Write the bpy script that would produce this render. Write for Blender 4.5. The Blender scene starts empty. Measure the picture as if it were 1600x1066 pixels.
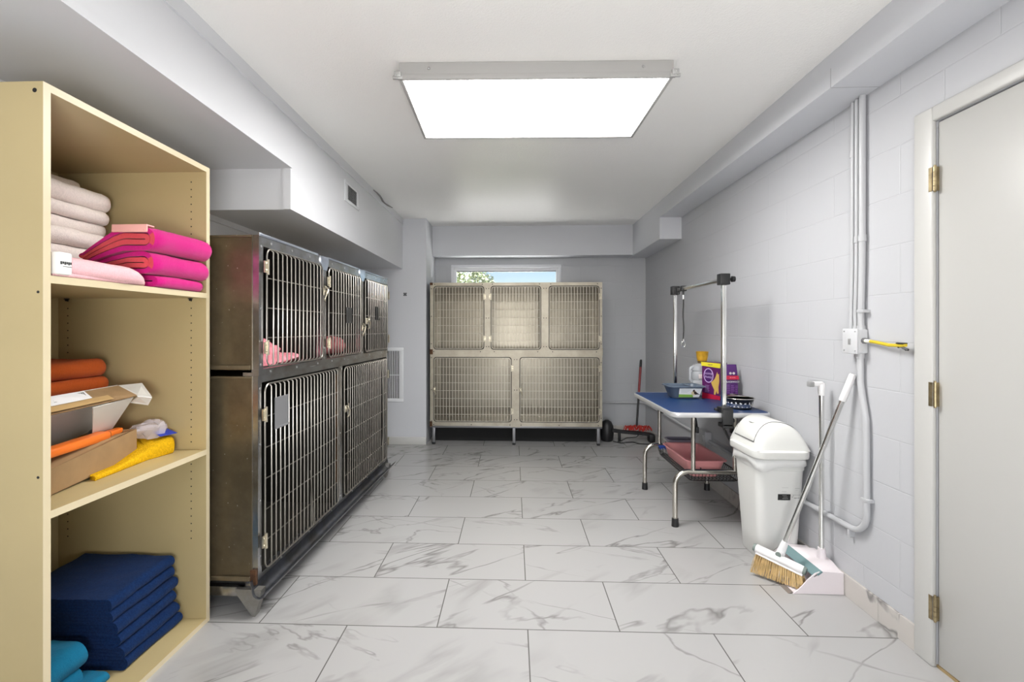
import bpy, bmesh, math, random
from mathutils import Vector, Matrix, noise

random.seed(7)
scene = bpy.context.scene
COL = scene.collection
PI = math.pi

# ------------------------------------------------------------------ materials
def _nt(name):
    m = bpy.data.materials.new(name); m.use_nodes = True
    nt = m.node_tree
    return m, nt, nt.nodes['Principled BSDF']

def N(nt, kind, **kw):
    n = nt.nodes.new(kind)
    for k, v in kw.items():
        if k.startswith('i_'):
            n.inputs[k[2:].replace('_', ' ')].default_value = v
        else:
            setattr(n, k, v)
    return n

def ramp(nt, src, stops):
    r = nt.nodes.new('ShaderNodeValToRGB')
    el = r.color_ramp.elements
    while len(el) < len(stops): el.new(0.5)
    for e, (p, c) in zip(el, stops):
        e.position = p; e.color = (*c, 1) if len(c) == 3 else c
    nt.links.new(src, r.inputs[0])
    return r.outputs[0]

def mat(name, col, rough=.5, metal=0., var=0., vscale=8., bump=0., bscale=60., col2=None, spec=.5, sheen=0., trans=0., detail=4.):
    m, nt, p = _nt(name)
    p.inputs['Base Color'].default_value = (*col, 1)
    p.inputs['Roughness'].default_value = rough
    p.inputs['Metallic'].default_value = metal
    p.inputs['Specular IOR Level'].default_value = spec
    if sheen: p.inputs['Sheen Weight'].default_value = sheen
    if trans: p.inputs['Transmission Weight'].default_value = trans
    tc = N(nt, 'ShaderNodeTexCoord')
    if var or col2:
        nz = N(nt, 'ShaderNodeTexNoise', i_Scale=vscale, i_Detail=detail)
        nt.links.new(tc.outputs['Object'], nz.inputs['Vector'])
        a = tuple(max(0, c*(1-var)) for c in col); b = col2 or tuple(min(1, c*(1+var)) for c in col)
        nt.links.new(ramp(nt, nz.outputs['Fac'], [(.35, a), (.65, b)]), p.inputs['Base Color'])
    if bump:
        nb = N(nt, 'ShaderNodeTexNoise', i_Scale=bscale, i_Detail=3.)
        nt.links.new(tc.outputs['Object'], nb.inputs['Vector'])
        bp = N(nt, 'ShaderNodeBump', i_Strength=bump, i_Distance=.004)
        nt.links.new(nb.outputs['Fac'], bp.inputs['Height'])
        nt.links.new(bp.outputs['Normal'], p.inputs['Normal'])
    return m

def mat_block(name, axis, col, bump=.34):
    """painted concrete block, 8 x 16 inch courses"""
    m, nt, p = _nt(name)
    g = N(nt, 'ShaderNodeNewGeometry'); s = N(nt, 'ShaderNodeSeparateXYZ'); c = N(nt, 'ShaderNodeCombineXYZ')
    nt.links.new(g.outputs['Position'], s.inputs[0])
    ad = N(nt, 'ShaderNodeMath', operation='ADD'); ad.inputs[1].default_value = 8.12
    az = N(nt, 'ShaderNodeMath', operation='ADD'); az.inputs[1].default_value = .203*4 + .008
    nt.links.new(s.outputs[axis], ad.inputs[0]); nt.links.new(s.outputs['Z'], az.inputs[0])
    nt.links.new(ad.outputs[0], c.inputs[0]); nt.links.new(az.outputs[0], c.inputs[1])
    b = N(nt, 'ShaderNodeTexBrick', i_Scale=1., i_Mortar_Size=.004, i_Mortar_Smooth=.8, i_Brick_Width=.406, i_Row_Height=.203)
    b.offset = .5; b.offset_frequency = 2
    b.inputs['Color1'].default_value = (*[x*1.0 for x in col], 1); b.inputs['Color2'].default_value = (*[x*.99 for x in col], 1)
    b.inputs['Mortar'].default_value = (*[x*.985 for x in col], 1)
    nt.links.new(c.outputs[0], b.inputs['Vector']); nt.links.new(b.outputs['Color'], p.inputs['Base Color'])
    nz = N(nt, 'ShaderNodeTexNoise', i_Scale=45., i_Detail=5.); nt.links.new(g.outputs['Position'], nz.inputs['Vector'])
    inv = N(nt, 'ShaderNodeMath', operation='MULTIPLY_ADD'); inv.inputs[1].default_value = -1.; inv.inputs[2].default_value = 1.
    nt.links.new(b.outputs['Fac'], inv.inputs[0])
    mx = N(nt, 'ShaderNodeMath', operation='MULTIPLY_ADD'); mx.inputs[1].default_value = .22
    nt.links.new(nz.outputs['Fac'], mx.inputs[0]); nt.links.new(inv.outputs[0], mx.inputs[2])
    bp = N(nt, 'ShaderNodeBump', i_Strength=bump, i_Distance=.004)
    nt.links.new(mx.outputs[0], bp.inputs['Height']); nt.links.new(bp.outputs['Normal'], p.inputs['Normal'])
    p.inputs['Roughness'].default_value = .45
    return m

def mat_marble(name, tile=True):
    m, nt, p = _nt(name)
    g = N(nt, 'ShaderNodeNewGeometry')
    mp = N(nt, 'ShaderNodeVectorMath', operation='ADD'); mp.inputs[1].default_value = (-.061+.77*20, -2.026+.3945*20, 0)
    nt.links.new(g.outputs['Position'], mp.inputs[0])
    b = N(nt, 'ShaderNodeTexBrick', i_Scale=1., i_Mortar_Size=.0026, i_Mortar_Smooth=.1, i_Brick_Width=.77, i_Row_Height=.3945)
    b.offset = .5; b.offset_frequency = 2
    b.inputs['Color1'].default_value = (0, 0, 0, 1); b.inputs['Color2'].default_value = (1, 1, 1, 1); b.inputs['Mortar'].default_value = (.5, .5, .5, 1)
    nt.links.new(mp.outputs[0], b.inputs['Vector'])
    wv = N(nt, 'ShaderNodeMath', operation='MULTIPLY'); wv.inputs[1].default_value = 57.
    nt.links.new(b.outputs['Color'], wv.inputs[0])
    def veins(rot, sc, scale, width, dist, off):
        mm = N(nt, 'ShaderNodeMapping'); mm.inputs['Rotation'].default_value = (0, 0, rot); mm.vector_type = 'TEXTURE'; mm.inputs['Scale'].default_value = tuple(1/q for q in sc)
        mm.inputs['Location'].default_value = (off, off*.7, 0)
        nt.links.new(g.outputs['Position'], mm.inputs['Vector'])
        n = N(nt, 'ShaderNodeTexNoise', i_Scale=scale, i_Detail=5., i_Roughness=.5, i_Distortion=dist); n.noise_dimensions = '4D'
        nt.links.new(mm.outputs[0], n.inputs['Vector']); nt.links.new(wv.outputs[0], n.inputs['W'])
        s = N(nt, 'ShaderNodeMath', operation='SUBTRACT'); s.inputs[1].default_value = .5; nt.links.new(n.outputs['Fac'], s.inputs[0])
        a = N(nt, 'ShaderNodeMath', operation='ABSOLUTE'); nt.links.new(s.outputs[0], a.inputs[0])
        r = N(nt, 'ShaderNodeMapRange'); r.inputs['From Max'].default_value = width; r.inputs['To Min'].default_value = 1.; r.inputs['To Max'].default_value = 0.
        nt.links.new(a.outputs[0], r.inputs['Value'])
        return r.outputs[0]
    def mask(scale, lo, hi, off):
        n = N(nt, 'ShaderNodeTexNoise', i_Scale=scale, i_Detail=2.); n.noise_dimensions = '4D'
        ad = N(nt, 'ShaderNodeMath', operation='ADD'); ad.inputs[1].default_value = off; nt.links.new(wv.outputs[0], ad.inputs[0])
        nt.links.new(g.outputs['Position'], n.inputs['Vector']); nt.links.new(ad.outputs[0], n.inputs['W'])
        r = N(nt, 'ShaderNodeMapRange'); r.inputs['From Min'].default_value = lo; r.inputs['From Max'].default_value = hi
        nt.links.new(n.outputs['Fac'], r.inputs['Value']); return r.outputs[0]
    def mul(a, bb):
        x = N(nt, 'ShaderNodeMath', operation='MULTIPLY'); nt.links.new(a, x.inputs[0])
        if isinstance(bb, float): x.inputs[1].default_value = bb
        else: nt.links.new(bb, x.inputs[1])
        return x.outputs[0]
    def mxx(a, bb):
        x = N(nt, 'ShaderNodeMath', operation='MAXIMUM'); nt.links.new(a, x.inputs[0]); nt.links.new(bb, x.inputs[1]); return x.outputs[0]
    v1 = mul(veins(.62, (.50, 2.1, 1), 1.25, .011, .5, 3.), mask(2.4, .40, .56, 11.))
    v2 = mul(mul(veins(.72, (.5, 2.3, 1), 1.2, .045, .4, 9.), mask(2.2, .53, .68, 23.)), .42)
    v3 = mul(mul(veins(-.45, (.6, 2.0, 1), 1.2, .009, .6, 17.), mask(2.4, .44, .60, 31.)), .75)
    v = mxx(mxx(v1, v2), v3)
    mixc = N(nt, 'ShaderNodeMix', data_type='RGBA')
    mixc.inputs['A'].default_value = (.40, .394, .388, 1) if tile else (.52, .49, .46, 1); mixc.inputs['B'].default_value = (.17, .163, .16, 1)
    nt.links.new(mul(v, .85), mixc.inputs['Factor'])
    mo = N(nt, 'ShaderNodeMix', data_type='RGBA'); mo.inputs['B'].default_value = (.13, .125, .12, 1)
    nt.links.new(mixc.outputs['Result'], mo.inputs['A'])
    if tile: nt.links.new(b.outputs['Fac'], mo.inputs['Factor'])
    else: mo.inputs['Factor'].default_value = 0.
    nt.links.new(mo.outputs['Result'], p.inputs['Base Color'])
    p.inputs['Roughness'].default_value = .24
    return m

def mat_emit(name, col, strength):
    m, nt, p = _nt(name)
    p.inputs['Base Color'].default_value = (.9, .9, .9, 1)
    p.inputs['Emission Color'].default_value = (*col, 1); p.inputs['Emission Strength'].default_value = strength
    return m

def mat_glass(name, tint=(1, 1, 1), mixf=.12, rough=.02):
    m = bpy.data.materials.new(name); m.use_nodes = True; nt = m.node_tree
    nt.nodes.remove(nt.nodes['Principled BSDF'])
    o = nt.nodes['Material Output']
    t = N(nt, 'ShaderNodeBsdfTransparent'); t.inputs[0].default_value = (*tint, 1)
    gl = N(nt, 'ShaderNodeBsdfGlossy', i_Roughness=rough)
    mx = N(nt, 'ShaderNodeMixShader'); mx.inputs[0].default_value = mixf
    nt.links.new(t.outputs[0], mx.inputs[1]); nt.links.new(gl.outputs[0], mx.inputs[2]); nt.links.new(mx.outputs[0], o.inputs[0])
    return m

def mat_steel(name, col, rough, stain, stain_amt=.5, scale=5., metal=.9, speck=False):
    """brushed stainless steel with stains"""
    m, nt, p = _nt(name)
    tc = N(nt, 'ShaderNodeTexCoord')
    nz = N(nt, 'ShaderNodeTexNoise', i_Scale=scale, i_Detail=6., i_Roughness=.65); nt.links.new(tc.outputs['Object'], nz.inputs['Vector'])
    c = ramp(nt, nz.outputs['Fac'], [(.40, col), (.40+.55*(1.05-stain_amt), stain)])
    if speck:
        sp = N(nt, 'ShaderNodeTexNoise', i_Scale=70., i_Detail=2.); nt.links.new(tc.outputs['Object'], sp.inputs['Vector'])
        k = ramp(nt, sp.outputs['Fac'], [(.735, (0, 0, 0)), (.76, (1, 1, 1))])
        mx = N(nt, 'ShaderNodeMix', data_type='RGBA'); mx.inputs['B'].default_value = (.62, .58, .5, 1)
        nt.links.new(c, mx.inputs['A']); nt.links.new(k, mx.inputs['Factor']); c = mx.outputs['Result']
    nt.links.new(c, p.inputs['Base Color'])
    st = N(nt, 'ShaderNodeMapping'); st.inputs['Scale'].default_value = (3, 3, 90)
    nt.links.new(tc.outputs['Object'], st.inputs['Vector'])
    bn = N(nt, 'ShaderNodeTexNoise', i_Scale=1., i_Detail=2.); nt.links.new(st.outputs[0], bn.inputs['Vector'])
    mr = N(nt, 'ShaderNodeMapRange'); mr.inputs['To Min'].default_value = rough*.92; mr.inputs['To Max'].default_value = rough*1.1
    nt.links.new(bn.outputs['Fac'], mr.inputs['Value']); nt.links.new(mr.outputs[0], p.inputs['Roughness'])
    p.inputs['Metallic'].default_value = metal
    return m

# ------------------------------------------------------------------ mesh building
class MB:
    def __init__(s): s.v = []; s.f = []; s.m = []
    def add(s, vs, fs, mi=0):
        o = len(s.v); s.v += [tuple(v) for v in vs]
        for f in fs: s.f.append(tuple(i+o for i in f)); s.m.append(mi)
        return s
    def box(s, x0, x1, y0, y1, z0, z1, mi=0):
        x0, x1 = sorted((x0, x1)); y0, y1 = sorted((y0, y1)); z0, z1 = sorted((z0, z1))
        return s.add([(x0,y0,z0),(x1,y0,z0),(x1,y1,z0),(x0,y1,z0),(x0,y0,z1),(x1,y0,z1),(x1,y1,z1),(x0,y1,z1)],
                     [(0,3,2,1),(4,5,6,7),(0,1,5,4),(1,2,6,5),(2,3,7,6),(3,0,4,7)], mi)
    def rbox(s, x0, x1, y0, y1, z0, z1, r=.003, seg=2, mi=0):
        bm = bmesh.new(); bmesh.ops.create_cube(bm, size=1)
        for v in bm.verts: v.co = Vector(((x0+x1)/2+v.co.x*abs(x1-x0), (y0+y1)/2+v.co.y*abs(y1-y0), (z0+z1)/2+v.co.z*abs(z1-z0)))
        bmesh.ops.bevel(bm, geom=bm.edges[:], offset=r, segments=seg, profile=.5, affect='EDGES')
        bm.verts.index_update()
        s.add([v.co for v in bm.verts], [[v.index for v in f.verts] for f in bm.faces], mi); bm.free(); return s
    def quad(s, a, b, c, d, mi=0): return s.add([a, b, c, d], [(0, 1, 2, 3)], mi)
    def slab(s, a, b, c, d, t, mi=0):
        """panel with thickness t against its normal"""
        a, b, c, d = map(Vector, (a, b, c, d)); n = (b-a).cross(d-a).normalized()*t
        return s.add([a, b, c, d, a-n, b-n, c-n, d-n], [(0,1,2,3),(7,6,5,4),(0,4,5,1),(1,5,6,2),(2,6,7,3),(3,7,4,0)], mi)
    def tube(s, pts, r, n=8, closed=False, caps=True, mi=0, sq=None):
        P = [Vector(p) for p in pts]; k = len(P); rs = r if isinstance(r, (list, tuple)) else [r]*k
        T = []
        for i in range(k):
            a = P[i-1] if (i > 0 or closed) else P[i]; b = P[(i+1) % k] if (i < k-1 or closed) else P[i]
            T.append((b-a).normalized())
        ref = Vector((0, 0, 1)) if abs(T[0].z) < .9 else Vector((1, 0, 0))
        u = (ref - T[0]*ref.dot(T[0])).normalized(); rings = []
        for i in range(k):
            if i: u = (u - T[i]*u.dot(T[i])).normalized()
            w = T[i].cross(u)
            f = 1.
            if 0 < i < k-1 or closed:
                d1 = (P[i]-P[i-1]).normalized(); c = max(.35, d1.dot(T[i])); f = 1./c
            ring = []
            for j in range(n):
                t = 2*PI*(j+.5)/n
                ring.append(P[i] + u*math.cos(t)*rs[i] + w*math.sin(t)*rs[i])
            rings.append(ring)
        vs = [v for ring in rings for v in ring]; fs = []
        for i in range(k if closed else k-1):
            for j in range(n):
                a = i*n+j; b = i*n+(j+1) % n; c = ((i+1) % k)*n+(j+1) % n; d = ((i+1) % k)*n+j
                fs.append((a, b, c, d))
        if caps and not closed: fs += [tuple(range(n-1, -1, -1)), tuple((k-1)*n+j for j in range(n))]
        return s.add(vs, fs, mi)
    def cyl(s, p0, p1, r0, r1=None, n=16, mi=0): return s.tube([p0, p1], [r0, r0 if r1 is None else r1], n, mi=mi)
    def lathe(s, prof, c=(0, 0), n=32, mi=0, sx=1., sy=1.):
        vs = []; fs = []; k = len(prof)
        for r, z in prof:
            for j in range(n):
                t = 2*PI*j/n; vs.append((c[0]+r*sx*math.cos(t), c[1]+r*sy*math.sin(t), z))
        for i in range(k-1):
            for j in range(n): fs.append((i*n+j, i*n+(j+1) % n, (i+1)*n+(j+1) % n, (i+1)*n+j))
        if prof[0][0] > 1e-6: fs.append(tuple(range(n-1, -1, -1)))
        if prof[-1][0] > 1e-6: fs.append(tuple((k-1)*n+j for j in range(n)))
        return s.add(vs, fs, mi)
    def loft(s, rings, cap0=True, cap1=True, mi=0):
        n = len(rings[0]); vs = [p for r in rings for p in r]; fs = []
        for i in range(len(rings)-1):
            for j in range(n): fs.append((i*n+j, i*n+(j+1) % n, (i+1)*n+(j+1) % n, (i+1)*n+j))
        if cap0: fs.append(tuple(range(n-1, -1, -1)))
        if cap1: fs.append(tuple((len(rings)-1)*n+j for j in range(n)))
        return s.add(vs, fs, mi)
    def prism(s, poly, ax, a0, a1, mi=0):
        def P(p, a): return {'x': (a, p[0], p[1]), 'y': (p[0], a, p[1]), 'z': (p[0], p[1], a)}[ax]
        k = len(poly)
        return s.add([P(p, a0) for p in poly]+[P(p, a1) for p in poly],
                     [tuple(range(k-1, -1, -1)), tuple(range(k, 2*k))]+[(i, (i+1) % k, k+(i+1) % k, k+i) for i in range(k)], mi)
    def sphere(s, c, r, n=12, mi=0, sc=(1, 1, 1)):
        k = n//2; vs = [(c[0], c[1], c[2]-r*sc[2])]; fs = []
        for i in range(1, k):
            p = PI*i/k-PI/2
            for j in range(n):
                t = 2*PI*j/n; vs.append((c[0]+r*sc[0]*math.cos(p)*math.cos(t), c[1]+r*sc[1]*math.cos(p)*math.sin(t), c[2]+r*sc[2]*math.sin(p)))
        vs.append((c[0], c[1], c[2]+r*sc[2]))
        for j in range(n): fs.append((0, 1+(j+1) % n, 1+j))
        for i in range(k-2):
            for j in range(n): fs.append((1+i*n+j, 1+i*n+(j+1) % n, 1+(i+1)*n+(j+1) % n, 1+(i+1)*n+j))
        L = len(vs)-1
        for j in range(n): fs.append((1+(k-2)*n+j, 1+(k-2)*n+(j+1) % n, L))
        return s.add(vs, fs, mi)
    def wobble(s, amp, sc, seed=0., az=1.):
        o = Vector((seed*3.1, seed*1.7, seed))
        s.v = [tuple(Vector(v)+Vector((amp*noise.noise(Vector(v)*sc+o), amp*noise.noise(Vector(v)*sc+o+Vector((9, 0, 0))), az*amp*noise.noise(Vector(v)*sc+o+Vector((0, 9, 0)))))) for v in s.v]
        return s
    def build(s, name, mats, parent=None, base=(0, 0, 0), ang=35, smooth=True):
        me = bpy.data.meshes.new(name)
        me.from_pydata([(v[0]-base[0], v[1]-base[1], v[2]-base[2]) for v in s.v], [], s.f)
        mats = mats if isinstance(mats, (list, tuple)) else [mats]
        for m in mats: me.materials.append(m)
        for p, mi in zip(me.polygons, s.m): p.material_index = mi
        bm = bmesh.new(); bm.from_mesh(me); bmesh.ops.recalc_face_normals(bm, faces=bm.faces[:]); bm.to_mesh(me); bm.free()
        if smooth:
            me.polygons.foreach_set('use_smooth', [True]*len(me.polygons)); me.set_sharp_from_angle(angle=math.radians(ang))
        o = bpy.data.objects.new(name, me); COL.objects.link(o)
        if parent: o.parent = parent
        return o

def tag(o, label=None, cat=None, group=None, kind=None):
    if label: o['label'] = label
    if cat: o['category'] = cat
    if group: o['group'] = group
    if kind: o['kind'] = kind
    return o

class Thing:
    """an Empty at the thing's base; parts are given in world coordinates unless local=True"""
    def __init__(s, name, label, cat, base, rot=0., local=False, group=None):
        s.o = bpy.data.objects.new(name, None); COL.objects.link(s.o); s.o.empty_display_size = .1
        s.o.location = base; s.o.rotation_euler = (0, 0, rot); s.b = (0, 0, 0) if local else base
        tag(s.o, label, cat, group)
    def part(s, name, mb, m, parent=None, label=None, ang=35):
        o = mb.build(name, m, parent or s.o, s.b, ang)
        if label: o['label'] = label
        return o

def single(name, mb, m, label, cat, base, group=None, ang=35):
    o = mb.build(name, m, None, base, ang); o.location = base
    return tag(o, label, cat, group)

def struct(name, mb, m, label=None, ang=35):
    return tag(mb.build(name, m, None, (0, 0, 0), ang), label, None, None, 'structure')

def fillet(pts, r, n=6, closed=False):
    P = [Vector(p) for p in pts]; out = []; k = len(P)
    for i in range(k):
        if not closed and i in (0, k-1): out.append(P[i]); continue
        a, b, c = P[i-1], P[i], P[(i+1) % k]
        d1 = (a-b).normalized(); d2 = (c-b).normalized(); al = d1.angle(d2)
        rr = r[i] if isinstance(r, (list, tuple)) else r
        t = min(rr/math.tan(al/2), (a-b).length*.49, (c-b).length*.49); R = t*math.tan(al/2)
        ctr = b+(d1+d2).normalized()*(R/math.sin(al/2)); s0 = b+d1*t-ctr; s1 = b+d2*t-ctr; an = s0.angle(s1); axis = s0.cross(s1)
        for j in range(n+1): out.append(ctr+Matrix.Rotation(an*j/n, 3, axis) @ s0)
    return out

def strip(path, t, u0, u1, nu, place):
    """thick ribbon: 2D centre line 'path' extruded from u0 to u1; place(x,z,u) gives the point"""
    P = [Vector((p[0], p[1])) for p in path]; k = len(P); L = []; R = []
    for i in range(k):
        d = (P[min(i+1, k-1)]-P[max(i-1, 0)]).normalized(); nrm = Vector((-d.y, d.x))
        L.append(P[i]+nrm*t/2); R.append(P[i]-nrm*t/2)
    ring = L+R[::-1]; n = len(ring); mb = MB(); vs = []; fs = []
    for a in range(nu+1):
        u = u0+(u1-u0)*a/nu
        vs += [place(p.x, p.y, u) for p in ring]
    for a in range(nu):
        for j in range(n): fs.append((a*n+j, a*n+(j+1) % n, (a+1)*n+(j+1) % n, (a+1)*n+j))
    for base in (0, nu*n):
        for i in range(k-1): fs.append((base+i, base+i+1, base+n-2-i, base+n-1-i))
    mb.add(vs, fs); return mb

def fold_path(w, t, kind, nx=18):
    """centre line of a folded towel: front fold at +x (x = 0 is the outermost point), back at -w"""
    def line(x0, x1, z): return [(x0+(x1-x0)*i/nx, z) for i in range(nx+1)]
    def turn(cx, cz, r, a0, a1, n=10): return [(cx+r*math.cos(a0+(a1-a0)*i/n), cz+r*math.sin(a0+(a1-a0)*i/n)) for i in range(n+1)]
    if kind == 'double':      # folded in half twice
        R = 1.5*t; cx = -2*t; zc = 2*t
        return line(-w, cx, zc-R) + turn(cx, zc, R, -PI/2, PI/2)[1:-1] + line(cx, -w+t, zc+R) + turn(-w+t, zc+t, .5*t, PI/2, 1.5*PI)[1:-1] + \
               line(-w+t, cx, zc+.5*t) + turn(cx, zc, .5*t, PI/2, -PI/2)[1:-1] + line(cx, -w, zc-.5*t)
    R = .5*t; cx = -t; zc = t  # folded once
    return line(-w, cx, .5*t) + turn(cx, zc, R, -PI/2, PI/2)[1:-1] + line(cx, -w, 1.5*t)

def towel(w, h, y0, y1, x1, z0, kind='double', seed=0., amp=.004, sag=.0, slope=0., skew=0., ny=26, sc=9., axis='x', endr=.0, fill=.92):
    """folded towel with its folded edge at x1 facing +x (or, axis='y', facing -y)"""
    t = h/(4 if kind == 'double' else 2)
    o = Vector((seed*5.3, seed*2.9, seed*7.1))
    def place(x, z, u):
        f = (u-y0)/(y1-y0)
        z = z + slope*f + sag*math.sin(f*PI)
        e = min(f, 1-f); x = x*1.
        if endr: x -= endr*max(0, 1-e/.12)**2
        v = Vector((x1+x+skew*f, u, z0+z))
        d = Vector((noise.noise(v*sc+o), noise.noise(v*sc+o+Vector((7, 0, 0))), noise.noise(v*sc+o+Vector((0, 7, 0)))))
        d2 = Vector((noise.noise(v*38+o), 0, noise.noise(v*41-o)))*min(.0022, amp*.35)
        v = v + Vector((d.x*amp+d2.x, d.y*amp*1.5, (d.z*amp+d2.z)*min(1, z/h*1.2)))
        return v if axis == 'x' else Vector((u, -(v.x), v.z))
    return strip(fold_path(w, t, kind), t*fill, y0, y1, ny, place)

def text(name, body, size, m, loc, rot, parent=None, base=(0, 0, 0), depth=.0003, align='CENTER', squash=1.):
    cu = bpy.data.curves.new(name, 'FONT'); cu.body = body; cu.size = size; cu.align_x = align; cu.align_y = 'CENTER'; cu.extrude = depth
    tmp = bpy.data.objects.new(name, cu); COL.objects.link(tmp)
    dg = bpy.context.evaluated_depsgraph_get(); me = bpy.data.meshes.new_from_object(tmp.evaluated_get(dg))
    bpy.data.objects.remove(tmp); bpy.data.curves.remove(cu)
    from mathutils import Euler
    M = Matrix.Translation(Vector(loc)-Vector(base)) @ Euler(rot).to_matrix().to_4x4() @ Matrix.Diagonal((squash, 1, 1, 1))
    me.transform(M); me.materials.clear(); me.materials.append(m)
    o = bpy.data.objects.new(name, me); COL.objects.link(o)
    if parent: o.parent = parent
    return o
# ------------------------------------------------------------------ palette
M_WALL = mat('painted_plaster', (.61, .62, .65), .45, bump=.12, bscale=70)
M_DUCT = mat('painted_duct_board', (.63, .635, .655), .4, bump=.06, bscale=50)
M_CEIL = mat('textured_ceiling', (.89, .878, .85), .33, bump=.45, bscale=130)
M_BLOCK_R = mat_block('painted_block_right', 'Y', (.485, .49, .51))
M_BLOCK_B = mat_block('painted_block_back', 'X', (.47, .48, .50))
M_FLOOR = mat_marble('marble_floor_tile')
M_BASE = mat_marble('marble_base_tile', False)
M_WHITE = mat('white_paint', (.52, .515, .495), .35, bump=.04, bscale=30)
M_DOOR = mat('white_door_paint', (.49, .485, .465), .32, bump=.03, bscale=20)
M_BRASS = mat('aged_brass', (.36, .29, .17), .4, .9, var=.25, vscale=40)
M_DIFF = mat_emit('lit_diffuser', (1., .99, .97), 19.)
M_LIGHTFRAME = mat('white_light_frame', (.40, .39, .375), .4)
M_CHROME = mat('chrome', (.78, .78, .76), .16, 1.)
M_STEELSCREW = mat('zinc_screw', (.5, .5, .5), .35, .9)
M_BLACK = mat('black_plastic', (.012, .012, .013), .45)
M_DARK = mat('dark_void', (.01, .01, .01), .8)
M_VINYL = mat('white_window_vinyl', (.74, .75, .78), .35)
M_GLASS = mat_glass('window_glass', (.97, .98, .99), .04)

XR, XL, YB, YP, ZC, YF = 1.585, -2.0, 5.82, 5.20, 2.465, -1.6
# ------------------------------------------------------------------ room shell
struct('floor', MB().box(XL-.2, XR+.2, YF-.2, YB+.2, -.1, 0), M_FLOOR)
struct('ceiling', MB().box(XL-.2, XR+.2, YF-.2, YB+.2, ZC, ZC+.1), M_CEIL)
DY0, DY1, DZ = .93, 1.86, 2.045          # door opening in the right wall
b = MB().box(XR, XR+.2, DY1, YB+.2, 0, ZC).box(XR, XR+.2, YF-.2, DY0, 0, ZC).box(XR, XR+.2, DY0, DY1, DZ, ZC)
struct('wall_right', b, M_BLOCK_R)
WX0, WX1, WZ0, WZ1 = -.755, .579, 1.25, 2.04
b = MB().box(XL-.2, WX0, YB, YB+.2, 0, ZC).box(WX1, XR, YB, YB+.2, 0, ZC).box(WX0, WX1, YB, YB+.2, 0, WZ0).box(WX0, WX1, YB, YB+.2, WZ1, ZC)
struct('wall_back', b, M_BLOCK_B)
struct('wall_left', MB().box(XL-.2, XL, YF-.2, YB, 0, ZC), M_WALL)
FX0, FX1, FZ0, FZ1 = -1.45, 1.25, .70, 2.15
struct('wall_front', MB().box(XL, FX0, YF-.2, YF, 0, ZC).box(FX1, XR, YF-.2, YF, 0, ZC).box(FX0, FX1, YF-.2, YF, 0, FZ0).box(FX0, FX1, YF-.2, YF, FZ1, ZC), M_WALL)
w2 = tag(bpy.data.objects.new('fill_window', None), 'added wide window behind the camera, for fill light', None, None, 'structure'); COL.objects.link(w2); w2.location = (0, YF, 0)  # unseen window, added to let fill light in from behind
fr = MB()
for (x0, x1, z0, z1) in ((FX0, FX1, FZ1-.04, FZ1), (FX0, FX1, FZ0, FZ0+.04), (FX0, FX0+.04, FZ0+.04, FZ1-.04), (FX1-.04, FX1, FZ0+.04, FZ1-.04), (-.12, -.08, FZ0+.04, FZ1-.04)): fr.rbox(x0, x1, YF-.12, YF+.01, z0, z1, .003)
fr.build('window_frame', M_WHITE, w2, (0, YF, 0))
struct('wall_back_left', MB().box(XL, -.948, YP, YB, 0, ZC), M_WALL, 'plain grey wall projecting left of the back window')
# ducts and soffits boxed in along the ceiling
struct('trim_1', MB().prism([(YF, 2.14), (2.569, 2.14), (2.569, 1.917), (YP, 1.917), (YP, ZC), (YF, ZC)], 'x', XL, -1.208), M_DUCT, 'boxed-in duct stepping down along the left wall')
# flat battens along the duct's edges
t2 = MB().box(-1.208, -1.199, YF, YP, 2.400, ZC)
struct('trim_2', t2, M_DUCT, 'flat batten along the top of the left duct')
struct('trim_3', MB().box(-1.208, -1.200, YF, 2.569, 2.140, 2.170).box(-1.25, -1.208, 2.562, 2.569, 1.917, 2.14), M_DUCT, 'narrow batten along the lower edge of the left duct')
struct('trim_4', MB().box(XL, -1.73, 2.59, YP, 1.79, 1.917).box(-1.73, -1.715, 2.59, YP, 1.885, 1.917), M_DUCT, 'boxed ledge on the left wall under the duct')
struct('trim_5', MB().box(XL, -1.79, YF, 2.56, 2.02, 2.14), M_DUCT, 'boxed ledge on the left wall above the shelving')
struct('trim_6', MB().prism([(YF, 2.317), (4.585, 2.317), (4.585, 2.112), (YB, 2.112), (YB, ZC), (YF, ZC)], 'x', 1.38, XR), M_WALL, 'boxed soffit along the right wall dropping lower at the far end')
# joint line where two soffit boards meet
struct('trim_7', MB().box(1.3788, 1.3805, 2.140, 2.143, 2.317, 2.40).box(1.38, XR, 2.140, 2.143, 2.3158, 2.3175), mat('soffit_joint_grey', (.42, .42, .44), .8))
struct('trim_8', MB().box(-.948, 1.38, 5.60, YB, 2.118, ZC), M_WALL, 'boxed soffit above the back window')
# base tiles on the right and back walls, wooden base on the projecting wall
b = MB()
ys = [1.945, 2.135, 2.905, 3.675, 4.445, 5.215, YB-.01]
for a, c in zip(ys[:-1], ys[1:]): b.rbox(XR-.011, XR, a+.001, c-.001, 0, .102, .0015, 1)
struct('baseboard_right', b, M_BASE)
b = MB(); xs = [-.94, -.2, .57, 1.34, XR-.012]
for a, c in zip(xs[:-1], xs[1:]): b.rbox(a+.001, c-.001, YB-.011, YB, 0, .102, .0015, 1)
struct('baseboard_back', b, M_BASE)
struct('baseboard_left', MB().rbox(-1.9, -.946, YP-.014, YP, 0, .085, .003), M_WHITE)

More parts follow.
